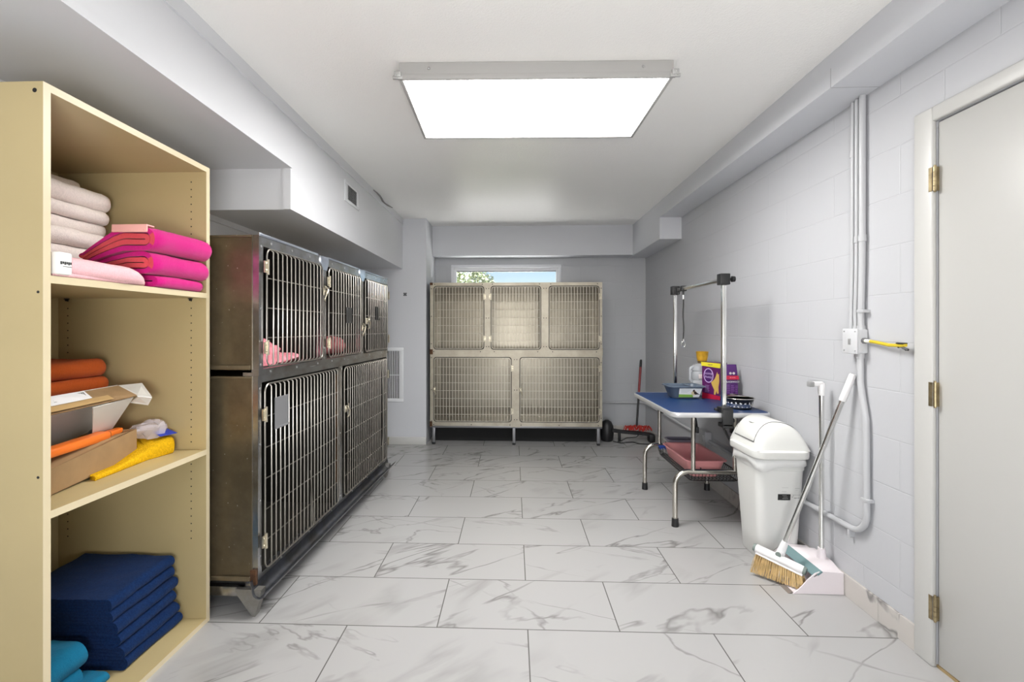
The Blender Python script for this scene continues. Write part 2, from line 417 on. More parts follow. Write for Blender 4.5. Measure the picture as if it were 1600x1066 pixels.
# ------------------------------------------------------------------ window
w = tag(bpy.data.objects.new('window_1', None), 'narrow white framed window high in the back wall above the far cages', None, None, 'structure')
COL.objects.link(w); w.location = (0, YB, 0)
def wpart(n, mb, m, par=None): return mb.build(n, m, par or w, (0, YB, 0))
fr = MB()
for (x0, x1, z0, z1) in ((WX0, WX1, WZ1-.035, WZ1), (WX0, WX1, WZ0, WZ0+.035), (WX0, WX0+.035, WZ0+.035, WZ1-.035), (WX1-.035, WX1, WZ0+.035, WZ1-.035)):
    fr.rbox(x0, x1, YB-.012, YB+.10, z0, z1, .003)
wpart('window_frame', fr, M_VINYL)
sa = MB()
for (x0, x1, z0, z1) in ((WX0+.035, WX1-.035, 1.972, WZ1-.035), (WX0+.035, WX1-.035, WZ0+.035, WZ0+.075), (WX0+.035, WX0+.060, WZ0+.075, 1.972), (WX1-.06, WX1-.035, WZ0+.075, 1.972)):
    sa.rbox(x0, x1, YB+.03, YB+.075, z0, z1, .003)
s = wpart('sash', sa, M_VINYL)
wpart('screen_bar', MB().box(WX0+.06, WX1-.06, YB+.045, YB+.06, 1.960, 1.972), mat('grey_gasket', (.22, .22, .24), .6), s)
wpart('window_glass', MB().box(WX0+.055, WX1-.055, YB+.05, YB+.054, WZ0+.07, 1.975), M_GLASS, s)

# ------------------------------------------------------------------ door with casing and hinges
d = tag(bpy.data.objects.new('door_1', None), 'plain white door in the right wall', None, None, 'structure'); COL.objects.link(d); d.location = (XR, DY0, 0)
bd = (XR, DY0, 0)
MB().rbox(XR+.002, XR+.042, DY0+.005, DY1-.006, .012, DZ-.006, .002).build('door_panel', M_DOOR, d, bd)
c = MB()
c.rbox(XR-.018, XR, DY1-.002, DY1+.082, 0, DZ+.055, .006, 3).rbox(XR-.018, XR, DY0-.082, DY0+.002, 0, DZ+.055, .006, 3).rbox(XR-.018, XR, DY0-.0, DY1+.0, DZ, DZ+.055, .006, 3)
c.box(XR+.044, XR+.19, DY1-.004, DY1, 0, DZ).box(XR+.044, XR+.19, DY0, DY0+.004, 0, DZ).box(XR+.044, XR+.19, DY0, DY1, DZ-.004, DZ)
c.box(XR+.05, XR+.06, DY0+.004, DY1-.004, 0, DZ-.004)
c.build('door_casing', M_WHITE, d, bd)
MB().box(XR+.0, XR+.10, DY0, DY1, 0, .010).build('threshold', mat('brass_threshold', (.45, .33, .17), .4, .5), d, bd)
for z in (1.828, 1.022, .222):
    h = MB()
    for k in range(5): h.cyl((XR-.012, DY1-.008, z-.045+k*.018+.0006), (XR-.012, DY1-.008, z-.045+(k+1)*.018-.0006), .0065, n=12)
    h.cyl((XR-.012, DY1-.008, z-.050), (XR-.012, DY1-.008, z+.051), .004, n=10)
    h.box(XR-.0195, XR-.017, DY1-.002, DY1+.012, z-.045, z+.045).box(XR-.012, XR+.003, DY1-.0095, DY1-.0055, z-.045, z+.045)
    h.build('hinge', M_BRASS, d, bd)
single('notice_board', MB().rbox(XR-.018, XR+.001, 1.18, 1.505, 1.145, 1.493, .003), M_WHITE, 'thin white panel fixed to the white door at mid height', 'panel', (XR-.009, 1.34, 1.145))

# ------------------------------------------------------------------ ceiling light
def ceiling_light(x0, x1, y0, y1, label):
    zb = 2.388
    L = Thing('ceiling_light', label, 'ceiling light', ((x0+x1)/2, (y0+y1)/2, zb), rot=0)
    f = MB(); t = .016
    for (a, b_, c_, d_) in ((x0, x1, y0, y0+t), (x0, x1, y1-t, y1), (x0, x0+t, y0+t, y1-t), (x1-t, x1, y0+t, y1-t)): f.rbox(a, b_, c_, d_, zb, ZC-.001, .003)
    f.box(x0+t, x1-t, y0+t, y1-t, ZC-.02, ZC-.001)
    f.rbox(x0-.006, x1+.006, y0-.006, y0+.004, zb-.004, zb+.022, .003)
    fo = L.part('light_frame', f, M_LIGHTFRAME)
    L.part('diffuser', MB().rbox(x0+t, x1-t, y0+t, y1-t, zb+.004, zb+.010, .001), M_DIFF)
    for sx in (x0-.004, x1+.004):
        c_ = MB().rbox(sx-.016, sx+.016, y0-.016, y0+.02, zb+.006, zb+.03, .004); c_.rbox(sx-.022, sx+.022, y0-.012, y0-.002, zb-.004, zb+.012, .002)
        c_.sphere((sx, y0-.016, zb+.02), .005).sphere((sx, y0-.013, zb+.004), .004)
        L.part('corner_clip', c_, mat('bright_clip_metal', (.55, .55, .54), .3, .8))
    for k in (.11, .89):
        L.part('screw', MB().sphere((x0+(x1-x0)*k, y0-.006, zb+.045), .006), M_STEELSCREW)
    L.o.rotation_euler = (0, 0, .02)
    return L
ceiling_light(-.520, .707, 2.150, 2.835, 'lit rectangular ceiling light panel in a slim white metal frame')

# ------------------------------------------------------------------ small wall and duct fittings
v = Thing('air_vent', 'small white framed air vent high on the left duct', 'vent', (-1.208, 3.55, 2.2))
f = MB(); X = -1.208
for (a, b_, z0, z1) in ((3.39, 3.71, 2.315, 2.338), (3.39, 3.71, 2.185, 2.208), (3.39, 3.455, 2.208, 2.315), (3.65, 3.71, 2.208, 2.315)): f.rbox(X, X+.006, a, b_, z0, z1, .002)
v.part('vent_frame', f, M_DUCT)
v.part('vent_backing', MB().box(X, X+.0015, 3.455, 3.65, 2.208, 2.315), M_DARK)
f = MB()
for k in range(9): f.box(X+.0015, X+.0045, 3.455, 3.65, 2.212+k*.0118, 2.2155+k*.0118)
for k in range(5): f.box(X+.001, X+.0035, 3.48+k*.034, 3.4825+k*.034, 2.208, 2.315)
v.part('vent_louvers', f, mat('grey_vent_slats', (.22, .22, .23), .4, .4))
for (yy, zz) in ((3.40, 2.327), (3.40, 2.196), (3.70, 2.196)): v.part('screw', MB().sphere((X+.006, yy, zz), .004, 8), M_STEELSCREW)

v = Thing('return_air_grille', 'tall white return air grille low on the projecting back wall', 'vent', (-1.36, YP, .47))
x0, x1, z0, z1 = -1.56, -1.198, .468, 1.058
f = MB()
for (a, b_, c_, d_) in ((x0, x1, z1-.036, z1), (x0, x1, z0, z0+.036), (x0, x0+.04, z0+.036, z1-.036), (x1-.04, x1, z0+.036, z1-.036)): f.rbox(a, b_, YP-.014, YP, c_, d_, .004)
f.box(x0+.04, x1-.04, YP-.008, YP-.004, .755, .762)
v.part('grille_frame', f, mat('white_grille_paint', (.76, .77, .79), .35))
v.part('grille_backing', MB().box(x0+.04, x1-.04, YP-.002, YP-.001, z0+.036, z1-.036), M_DARK)
f = MB(); k = x0+.046
while k < x1-.046: f.box(k, k+.0085, YP-.011, YP-.003, z0+.036, z1-.036); k += .0192
v.part('grille_blades', f, mat('white_blade_paint', (.74, .75, .77), .35))
f = MB()
for a in range(4):
    t = a*PI/2+PI/4; f.cyl((-1.18+.014*math.cos(t), YP-.004, 1.64+.014*math.sin(t)), (-1.18+.014*math.cos(t), YP, 1.64+.014*math.sin(t)), .009, n=10)
f.cyl((-1.18, YP-.007, 1.64), (-1.18, YP, 1.64), .006, n=10)
single('wall_fitting', f, mat('dark_grey_metal', (.10, .10, .11), .5, .5), 'tiny dark four-lobed fitting on the projecting back wall', 'wall fitting', (-1.18, YP, 1.63))
# curled torn strip at the duct's far top edge
f = MB(); pts = []
for i in range(9): pts.append((-1.190+.012*math.sin(i*.9), 4.05+i*.075, 2.448-.012*math.sin(i*PI/8)))
f.tube(pts, [.004+.006*math.sin(i*PI/8) for i in range(9)], 6)
single('peeling_caulk', f, mat('grey_peeling_caulk', (.22, .21, .21), .8), 'peeling dark caulk strip at the far top edge of the left duct', 'caulk', (-1.19, 4.3, 2.44))

# ------------------------------------------------------------------ outside
struct('trim_10', MB().box(-8, 8, YB+.2, YB+5, -.12, -.015), mat('pale_bounce_ground', (.62, .60, .56), .8, var=.06, vscale=4), 'pale ground outside the back window, added to bounce sun indoors')  # unseen pale slab added to bounce sunlight up to the ceiling
struct('trim_9', MB().box(-12, 12, YB+5, 40, -.12, -.02), mat('lawn_green', (.16, .18, .09), .9, var=.4, vscale=3), 'lawn outside the window')
random.seed(3)
T = Thing('leafy_tree', 'green tree seen through the window against the sky', 'tree', (-1.1, 11.5, -.02))
tr = MB(); tr.tube([(-1.1, 11.5, -.02), (-1.08, 11.5, .9), (-1.12, 11.52, 1.6), (-1.1, 11.5, 2.2)], [.13, .1, .08, .05], 10)
for a in range(7):
    t = a*.9; tr.tube([(-1.1, 11.5, 1.4), (-1.1+.4*math.cos(t), 11.5+.4*math.sin(t), 1.8), (-1.1+.75*math.cos(t), 11.5+.7*math.sin(t), 2.1)], [.05, .03, .012], 6)
T.part('trunk', tr, mat('tree_bark', (.16, .12, .08), .9, var=.3, vscale=12))
lf = MB()
for i in range(5200):
    a = random.uniform(0, 2*PI); cz = random.uniform(-.75, 1); rr = (1-.35*random.random())*math.sqrt(1-cz*cz*.9)
    lump = .85+.22*noise.noise(Vector((math.cos(a)*2.2, math.sin(a)*2.2, cz*2.5)))
    p = Vector((-1.15+1.12*rr*math.cos(a)*lump, 11.5+1.0*rr*math.sin(a)*lump, 1.95+.82*cz*lump))
    u = Vector((random.gauss(0, 1), random.gauss(0, 1), random.gauss(0, 1))).normalized(); w_ = u.orthogonal().normalized(); s_ = random.uniform(.03, .055)
    q = u.cross(w_)
    lf.add([p-u*s_, p-w_*s_*.45+q*s_*.12, p+u*s_, p+w_*s_*.45+q*s_*.12], [(0, 1, 2, 3)])
T.part('foliage', lf, mat('leaf_green', (.15, .20, .08), .55, col2=(.30, .33, .19), var=.4, vscale=6))
# ------------------------------------------------------------------ cream shelving unit and what lies on it
M_CREAM = mat('cream_melamine', (.48, .385, .20), .38, var=.03, vscale=3)
M_EDGE = mat('cream_edge_band', (.62, .53, .35), .4)
SX0, SX1, SY0, SY1, SH = -1.985, -1.32, 1.300, 2.040, 1.965
T = Thing('shelving_unit', 'tall cream open shelving unit holding towels beside the left cages', 'shelving unit', (-1.65, 1.67, 0))
def panel(name, x0, x1, y0, y1, z0, z1, edge=True, extra=None):
    m = MB().box(x0, x1-.0015, y0, y1, z0, z1)
    if edge: m.box(x1-.0015, x1, y0, y1, z0, z1, 1)
    if extra: extra(m)
    return T.part(name, m, [M_CREAM, M_EDGE, M_DARK])
def dots(m):
    for (y, x, z) in ((SY0, -1.345, 1.940), (SY0, -1.335, 1.372), (SY0, -1.335, .85)):
        m.cyl((x, y-.0006, z), (x, y+.001, z), .0065 if z > 1.9 else .004, n=10, mi=2)
def holes(m):
    y = SY1-.022; z = .30
    for x in (-1.387, -1.938):
        for k in range(52):
            zz = .30+k*.032
            if abs(zz-.737) < .02 or abs(zz-1.41) < .02 or zz > 1.93 or (zz < .36): continue
            m.cyl((x, y-.0006, zz), (x, y+.001, zz), .0028, n=8, mi=2)
panel('side_panel', SX0, SX1, SY0, SY0+.022, 0, SH, extra=dots)
panel('side_panel', SX0, SX1, SY1-.022, SY1, 0, SH, extra=holes)
iy0, iy1 = SY0+.022, SY1-.022
panel('top_board', SX0, SX1, iy0, iy1, SH-.022, SH)
panel('bottom_board', SX0, SX1, iy0, iy1, .0, .02)
panel('shelf_board', SX0+.006, SX1, iy0, iy1, 1.399, 1.421)
panel('shelf_board', SX0+.006, SX1, iy0, iy1, .726, .748)
panel('back_panel', SX0, SX0+.006, iy0, iy1, .02, SH-.022, edge=False)
for x in (-1.387, -1.938):
    for (z) in (1.399, .726):
        p = MB().cyl((x, iy1, z-.008), (x, iy1-.011, z-.008), .004, n=10); p.box(x-.007, x+.007, iy1-.012, iy1, z-.004, z-.0005)
        T.part('shelf_pin', p, M_BLACK, label='black shelf pin')

def terry(name, c, c2=None, sheen=.2, bump=.6): return mat(name, c, .95, 0, var=.05, vscale=150, bump=bump, bscale=420, col2=c2, spec=.1, sheen=sheen)
M_TW = terry('white_terry', (.94, .865, .815))
M_TPALE = terry('pale_pink_terry', (.87, .50, .53))
M_TMAG = terry('magenta_terry', (.55, .006, .19)); M_TCORAL = terry('coral_lining', (.66, .07, .09))
M_TORG = terry('orange_terry', (.47, .085, .014), None, .06)
M_TBLUE = terry('navy_terry', (.004, .018, .075), (.006, .027, .10), .04)
M_TTEAL = terry('teal_terry', (.008, .15, .27), None, .06)
M_TYEL = mat('yellow_microfibre', (.70, .40, .008), .95, 0, var=.12, vscale=120, bump=.9, bscale=260, spec=.1)
M_PAPER = mat('white_paper', (.82, .80, .78), .7); M_INK = mat('black_ink', (.03, .03, .03), .7)

# upper shelf: tall stack of white towels
zt = 1.4215; W = [(.052, -1.665, 'towel at the bottom of the tall white stack, mostly behind the pink towel'), (.052, -1.668, 'second from the bottom of the tall white towel stack'),
                  (.062, -1.660, 'third from the bottom of the tall white towel stack, just above the magenta towels'), (.064, -1.650, 'fourth from the bottom of the tall white towel stack, sticking out furthest right'),
                  (.050, -1.690, 'set-back white towel in the middle of the tall white stack'), (.055, -1.668, 'third from the top of the tall white towel stack'),
                  (.075, -1.668, 'thick white towel second from the top of the tall stack'), (.050, -1.78, 'small crumpled white towel on top of the tall stack')]
for i, (h, x1, lab) in enumerate(W):
    w = .26 if i < 7 else .15
    m = towel(w, h, 1.50+.01*(i % 3), 1.955-.012*(i % 2), x1, zt, 'double' if i not in (6, 7) else 'single', seed=i+1, amp=.007 if i < 7 else .012, sag=-.002, endr=.02, sc=11)
    single('folded_towel', m, M_TW, 'folded '+lab if not lab.startswith(('set', 'small', 'thick')) else lab, 'towel', (x1-.15, 1.73, zt), 'white towels on the top shelf', 60)
    zt += h-.001
# three magenta towels with coral inside
zt = 1.4215; MG = [(.046, -1.300, 1.72, 1.985, 'single', 'magenta towel at the bottom of the three magenta ones'), (.082, -1.282, 1.685, 2.000, 'double', 'magenta towel in the middle of the three, coral lining showing'),
                   (.088, -1.270, 1.675, 2.002, 'double', 'topmost magenta towel, folded with a pink paper band on it')]
for i, (h, x1, y0, y1, kd, lab) in enumerate(MG):
    t = h/(4 if kd == 'double' else 2)
    path = fold_path(.29, t, kd)
    m = towel(.285, h, y0, y1, x1, zt, kd, seed=20+i, amp=.0045, sc=10, slope=.002*i, endr=.012, fill=.80)
    # the inner side of the cloth is coral: faces whose centre lies inside the fold's end face
    k = len(m.f)
    for j, f in enumerate(m.f):
        c = sum((Vector(m.v[q]) for q in f), Vector())/len(f)
        if j >= k-2*(len(path)-1):
            q = (j-(k-2*(len(path)-1))) % (len(path)-1); pz = (path[q][1]+path[q+1][1])/2; m.m[j] = 1 if (kd == 'double' and t*1.02 < pz < h-t*1.02) else 0
        elif kd == 'double' and t*1.05 < c.z-zt < h-t*1.05 and c.x < x1-t*1.3: m.m[j] = 1
    m.v = [(v[0], v[1], 1.4215+(v[2]-1.4215)*(1-.42*max(0., min(1., (-1.40-v[0])/.15))**1.3)) for v in m.v]
    o = single('folded_towel', m, [M_TMAG, M_TCORAL], lab, 'towel', (x1-.14, (y0+y1)/2, zt), 'magenta towels on the top shelf', 60)
    if i == 2:
        pb = MB(); z1 = zt+h
        pb.rbox(-1.435, -1.305, 1.665, 1.70, z1+.001, z1+.006, .002).rbox(-1.435, -1.305, 1.662, 1.668, z1-.022, z1+.006, .002).cyl((-1.315, 1.6595, z1-.013), (-1.315, 1.662, z1-.013), .002, n=8)
        q = pb.build('paper_band', mat('salmon_paper', (.83, .42, .38), .7), o, (x1-.14, (y0+y1)/2, zt)); q['label'] = 'salmon pink paper band'
    zt += h-.001
# light pink towel lying along the shelf's front edge
m = MB(); ringsn = 22; rings = []
for a in range(ringsn+1):
    f = a/ringsn; y = 1.335+f*.355
    e = math.sin(min(1, (1-f)*3.2+.03)*PI/2)**.8; hh = (.062-.012*f)*e+.006; ww = .115*e+.02
    ring = []
    for j in range(20):
        t = 2*PI*j/20; cx, sz = math.cos(t), math.sin(t)
        r = 1+.05*noise.noise(Vector((math.cos(t)*2, y*14, math.sin(t)*2)))
        ring.append((-1.385+.035*f+ww*.5*math.copysign(abs(cx)**.7, cx)*r, y, 1.4225+hh*.5+hh*.5*math.copysign(abs(sz)**.75, sz)*(r if sz > 0 else 1)))
    rings.append(ring)
m.loft(rings)
mm = towel(.12, .016, 1.335, 1.60, -1.318, 1.4216, 'single', seed=31, amp=.002)
m.add(mm.v, mm.f)
o = single('folded_towel', m, M_TPALE, 'light pink towel lying along the front edge of the top shelf', 'towel', (-1.385, 1.5, 1.4215), None, 60)
tg = MB().rbox(-1.345, -1.306, 1.332, 1.376, 1.426, 1.492, .006)
for k in range(6): tg.box(-1.3065, -1.3052, 1.337+k*.006, 1.3415+k*.006, 1.455+.002*(k % 2), 1.464, 1)
tg.box(-1.3065, -1.3052, 1.345, 1.372, 1.449, 1.4505, 1)
q = tg.build('paper_tag', [M_PAPER, M_INK], o, (-1.385, 1.5, 1.4215)); q['label'] = 'white printed tag'

# middle shelf: orange towels behind an opened carton
zt = .7485; n_or = 6; hs = [.070, .066, .066, .064, .062, .072]
labs = ['bottom orange towel of the stack behind the carton', 'second orange towel from the bottom behind the carton', 'third orange towel from the bottom behind the carton lid', 'orange towel third from the top, seen behind the carton lid',
        'orange towel just under the topmost one behind the carton', 'topmost orange towel behind the opened carton, white tag at its end']
for i, h in enumerate(hs):
    m = towel(.25, h, 1.47, 1.950-.006*(i % 2), -1.668+.004*(i % 2)-(.006 if i == 5 else 0), zt, 'double' if i < 4 else 'single', seed=40+i, amp=.006, endr=.03, sc=10)
    o = single('folded_towel', m, M_TORG, labs[i], 'towel', (-1.81, 1.71, zt), 'orange towels on the middle shelf', 60)
    if i == 5:
        MB().slab((-1.66, 1.60, zt+h-.006), (-1.66, 1.655, zt+h-.010), (-1.70, 1.66, zt+h+.016), (-1.70, 1.60, zt+h+.020), .0008).build('care_tag', M_PAPER, o, (-1.81, 1.71, zt))
    zt += h-.001

M_KRAFT = mat('kraft_cardboard', (.30, .185, .085), .8, var=.08, vscale=14); M_KTAPE = mat('kraft_tape', (.52, .34, .15), .45)
M_LIN = mat('white_card_lining', (.62, .60, .56), .7)
T = Thing('cardboard_carton', 'opened flat brown carton with a shipping label on its raised lid', 'box', (-1.53, 1.64, .7485))
A = Vector((-1.430, 1.405, .7490)); B = Vector((-1.492, 1.848, .7660)); bk = Vector((-.155, -.022, 0)); up = Vector((0, 0, .104)); upA = Vector((0, 0, .080))
th = .004
bm_ = MB()
bm_.slab(A, B, B+up, A+upA, th).slab(B, B+bk, B+bk+up, B+up, th).slab(B+bk, A+bk, A+bk+upA, B+bk+up, th).slab(A+bk, A, A+upA, A+bk+upA, th)
bm_.slab(A, A+bk, B+bk, B, th)
T.part('tray', bm_, M_KRAFT)
# turned-in front flap
c0, c1 = A+upA+Vector((-.006, .02, -.002)), B+up+Vector((-.006, -.03, -.002))
T.part('inner_flap', MB().slab(c0, c1, c1+Vector((-.06, -.06, -.012)), c0+Vector((-.05, .01, .026)), th), M_KRAFT)
H0, H1 = A+bk+upA, B+bk+up
P1, P2 = Vector((-1.500, 1.480, 1.046)), Vector((-1.588, 1.872, 1.040))
P4, P3 = Vector((-1.412, 1.412, 1.006)), Vector((-1.448, 1.795, 1.012))
lid = MB().slab(H0, H1, P2, P1, th, 1).slab(H0+Vector((-.005, 0, 0)), H1+Vector((-.005, 0, 0)), P2+Vector((-.005, 0, 0)), P1+Vector((-.005, 0, 0)), .002, 0)
lo = T.part('lid', lid, [M_KRAFT, M_LIN])
T.part('lid_flap', MB().slab(P1, P4, P3, P2, th), M_KRAFT, lo)
# flap's white turned edge and side wings
T.part('side_wing', MB().slab(P2, P3, P3+Vector((.020, .050, -.012)), P2+Vector((.055, .055, .004)), th, 0).slab(P3+Vector((0, .004, -.004)), P3+Vector((.020, .05, -.016)), P3+Vector((.000, .056, -.045)), P3+Vector((-.045, .02, -.03)), .003, 0), M_LIN, lo)
T.part('inside_flap', MB().slab(P4+Vector((-.02, .17, -.006)), P3+Vector((-.012, -.005, -.006)), P3+Vector((-.125, .028, -.135)), P4+Vector((-.14, .30, -.125)), .003), M_LIN, lo)
nn = (P4-P1).cross(P3-P1).normalized(); nn = nn if nn.z > 0 else -nn
def onflap(u, v): return P1+(P2-P1)*u+(P4-P1)*v+(P3-P2-P4+P1)*u*v+nn*.0078
q = T.part('tape', MB().slab(onflap(0, .68), onflap(0, 1), onflap(.68, 1), onflap(.66, .68), .0006), M_KTAPE, lo)
lb = MB().slab(onflap(.02, .08), onflap(.02, .66), onflap(.47, .66), onflap(.45, .08), .0006)
for k in range(9): lb.slab(onflap(.35+k*.009, .18)+nn*.0004, onflap(.35+k*.009, .48)+nn*.0004, onflap(.354+k*.009+.002*(k % 3), .48)+nn*.0004, onflap(.354+k*.009+.002*(k % 3), .18)+nn*.0004, .0003, 1)
for k, (a, e) in enumerate(((.06, .17), (.06, .12), (.06, .14), (.06, .11))): lb.slab(onflap(a, .16+k*.1)+nn*.0004, onflap(a, .20+k*.1)+nn*.0004, onflap(e, .20+k*.1)+nn*.0004, onflap(e, .16+k*.1)+nn*.0004, .0003, 2)
T.part('shipping_label', lb, [mat('label_white', (.80, .79, .80), .6), M_INK, mat('label_grey', (.35, .35, .36), .6)], lo)

M_ORP = mat('orange_plastic', (.80, .17, .015), .35)
T = Thing('orange_tool', 'orange plastic handled tool lying in the opened carton', 'tool', (-1.50, 1.62, .86))
a, e = Vector((-1.455, 1.425, .878)), Vector((-1.535, 1.745, .868)); f_ = Vector((-1.555, 1.835, .868))
m = MB(); dirv = (e-a).normalized(); sd = dirv.cross(Vector((0, 0, 1))).normalized(); upv = sd.cross(dirv)
def rr(c, w, h, n=16, p=.5): return [c+sd*w*math.copysign(abs(math.cos(2*PI*j/n))**p, math.cos(2*PI*j/n))+upv*h*math.copysign(abs(math.sin(2*PI*j/n))**p, math.sin(2*PI*j/n)) for j in range(n)]
m.loft([rr(a, .020, .012), rr(a+dirv*.01, .024, .015), rr(e-dirv*.015, .026, .017), rr(e, .022, .014)])
T.part('handle_body', m, M_ORP)
m = MB().loft([rr(e-dirv*.002, .016, .011), rr(e+dirv*.05, .017, .012), rr(f_, .015, .010), rr(f_+dirv*.004, .010, .006)])
T.part('handle_neck', m, M_ORP)
T.part('collar', MB().loft([rr(e+dirv*.004, .019, .013), rr(e+dirv*.010, .019, .013)]), mat('dark_orange_ring', (.25, .05, .01), .5))
m = MB().slab((-1.575, 1.74, .836), (-1.505, 1.765, .845), (-1.52, 1.84, .853), (-1.585, 1.80, .842), .002).slab((-1.50, 1.72, .838), (-1.478, 1.74, .846), (-1.492, 1.785, .850), (-1.512, 1.76, .842), .002)
single('paper_slip', m, M_PAPER, 'white paper slips sticking up beside the orange handle', 'paper', (-1.53, 1.78, .838))
m = MB()
for k in range(5): m.tube(fillet([(-1.60+.004*k, 1.73, .852), (-1.585, 1.755+.008*k, .898-.004*k), (-1.56, 1.80+.006*k, .853)], .02, 5), .004, 6)
single('grey_cable', m, mat('grey_cable', (.16, .15, .14), .5), 'bundle of grey cable at the back of the carton', 'cable', (-1.58, 1.77, .852))

# yellow microfibre pad and the plastic bag on it
m = MB()
poly = [(-1.424, 1.585), (-1.432, 1.70), (-1.442, 1.84), (-1.415, 1.955), (-1.45, 2.004), (-1.52, 2.012), (-1.62, 2.008), (-1.640, 1.94), (-1.63, 1.89), (-1.56, 1.875), (-1.515, 1.870), (-1.505, 1.84), (-1.485, 1.72), (-1.458, 1.60)]
cen = Vector((-1.52, 1.94))
def pad(s_, z): 
    out = []
    for (x, y) in poly:
        k = max(0, min(1, (y-1.72)/.20))**1.3; v = Vector((x, y)); c = cen if y > 1.87 else Vector((-1.455, y))
        v = c+(v-c)*s_; out.append((v.x, v.y, .7486+z*(.20+.62*k)))
    return out
m.loft([pad(.93, 0), pad(.98, .008), pad(1.0, .028), pad(.985, .048), pad(.95, .063), pad(.86, .074), pad(.70, .080), pad(.35, .083)])
m.wobble(.0018, 22, 5)
m.v = [(v[0], min(v[1], 2.0165), max(v[2], .7484)) for v in m.v]
single('folded_cloth', m, M_TYEL, 'yellow microfibre cloth on the middle shelf under the carton end', 'cloth', (-1.52, 1.9, .7485), None, 60)
M_FILM = bpy.data.materials.new('clear_plastic_film'); M_FILM.use_nodes = True; nt = M_FILM.node_tree; nt.nodes.remove(nt.nodes['Principled BSDF'])
_t = N(nt, 'ShaderNodeBsdfTransparent'); _p = N(nt, 'ShaderNodeBsdfPrincipled'); _p.inputs['Base Color'].default_value = (.82, .76, .80, 1); _p.inputs['Roughness'].default_value = .15
_m = N(nt, 'ShaderNodeMixShader'); _m.inputs[0].default_value = .42
nt.links.new(_t.outputs[0], _m.inputs[1]); nt.links.new(_p.outputs[0], _m.inputs[2]); nt.links.new(_m.outputs[0], nt.nodes['Material Output'].inputs[0])
T = Thing('plastic_bag', 'crumpled clear plastic bag with a blue label on the yellow cloth', 'bag', (-1.50, 1.93, .83))
m = MB().sphere((-1.515, 1.93, .850), 1, 20, sc=(.060, .062, .034)); m.wobble(.026, 26, 8)
m.v = [(v[0], min(v[1], 2.012), max(v[2], .8175)) for v in m.v]
T.part('bag_film', m, M_FILM, ang=20)
T.part('blue_label', MB().slab((-1.445, 1.915, .826), (-1.425, 1.985, .826), (-1.475, 1.995, .842), (-1.485, 1.925, .842), .0012), mat('blue_label', (.01, .04, .42), .4), label='blue label')

# bottom board: navy stack and a teal towel
zt = .0205; hs = [.046, .050, .048, .047, .046, .046]
labs = ['navy towel at the bottom of the blue stack on the bottom board', 'navy towel second from the bottom of the blue stack', 'navy towel third from the bottom of the blue stack', 'navy towel third from the top of the blue stack',
        'navy towel just under the topmost one of the blue stack', 'topmost navy towel of the blue stack with its broad flat top in view']
for i, h in enumerate(hs):
    m = towel(.40, h, 1.695-.008*i, 1.985-.006*(i % 3), -1.405-.006*i+.006*(i % 2), zt, 'double', seed=60+i, amp=.0055, sc=9, slope=.0022*i if i < 5 else .012)
    single('folded_towel', m, M_TBLUE, labs[i], 'towel', (-1.6, 1.84, zt), 'navy towels on the bottom board', 60)
    zt += h-.0005
m = MB(); sp = []
for i in range(44):
    t = i/43*2.6*2*PI; r = .008+.0125*t/(2*PI); sp.append((r*math.cos(t), r*math.sin(t)+.042))
a = strip(sp, .011, 1.40, 1.60, 10, lambda x, z, u: Vector((-1.520+x+.05*(1.6-u), u, .0225+z))); m.add(a.v, a.f)
a = towel(.16, .085, 1.38, 1.615, -1.475, .085, 'double', seed=71, amp=.008, slope=.01); m.add(a.v, a.f)
a = towel(.10, .040, 1.40, 1.64, -1.425, .0215, 'double', seed=72, amp=.006); m.add(a.v, a.f)
m.v = [(v[0], v[1], max(v[2], .0202)) for v in m.v]
single('rolled_towel', m, M_TTEAL, 'teal towel rolled loosely in front of the navy stack', 'towel', (-1.52, 1.5, .0205), None, 60)
# ------------------------------------------------------------------ stainless cage banks
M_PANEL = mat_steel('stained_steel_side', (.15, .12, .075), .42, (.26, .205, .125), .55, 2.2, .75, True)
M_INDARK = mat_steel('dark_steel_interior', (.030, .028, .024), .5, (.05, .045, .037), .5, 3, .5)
M_FRAME = mat_steel('bright_steel_frame', (.46, .47, .49), .26, (.25, .22, .17), .42, 6, .95)
M_WIRE = mat('steel_wire', (.40, .375, .335), .34, .95, var=.1, vscale=9)
M_RUST = mat('rusted_steel', (.10, .045, .02), .8, .3, var=.4, vscale=30)
M_BEIGE = mat_steel('warm_steel_frame', (.43, .392, .32), .42, (.30, .265, .205), .45, 5, .5)
M_BEIGEIN = mat_steel('warm_steel_interior', (.32, .29, .235), .30, (.23, .205, .16), .5, 1.6, .72)
M_WIREB = mat('warm_steel_wire', (.58, .54, .46), .35, .5)
M_FOOT = mat_steel('speckled_grey_steel', (.30, .29, .27), .42, (.20, .18, .15), .5, 8, .6, True)
M_LATCH = mat('worn_latch_metal', (.56, .51, .40), .35, .85, var=.15, vscale=40)
M_LEG = mat('grey_leg_steel', (.27, .27, .28), .4, .7)

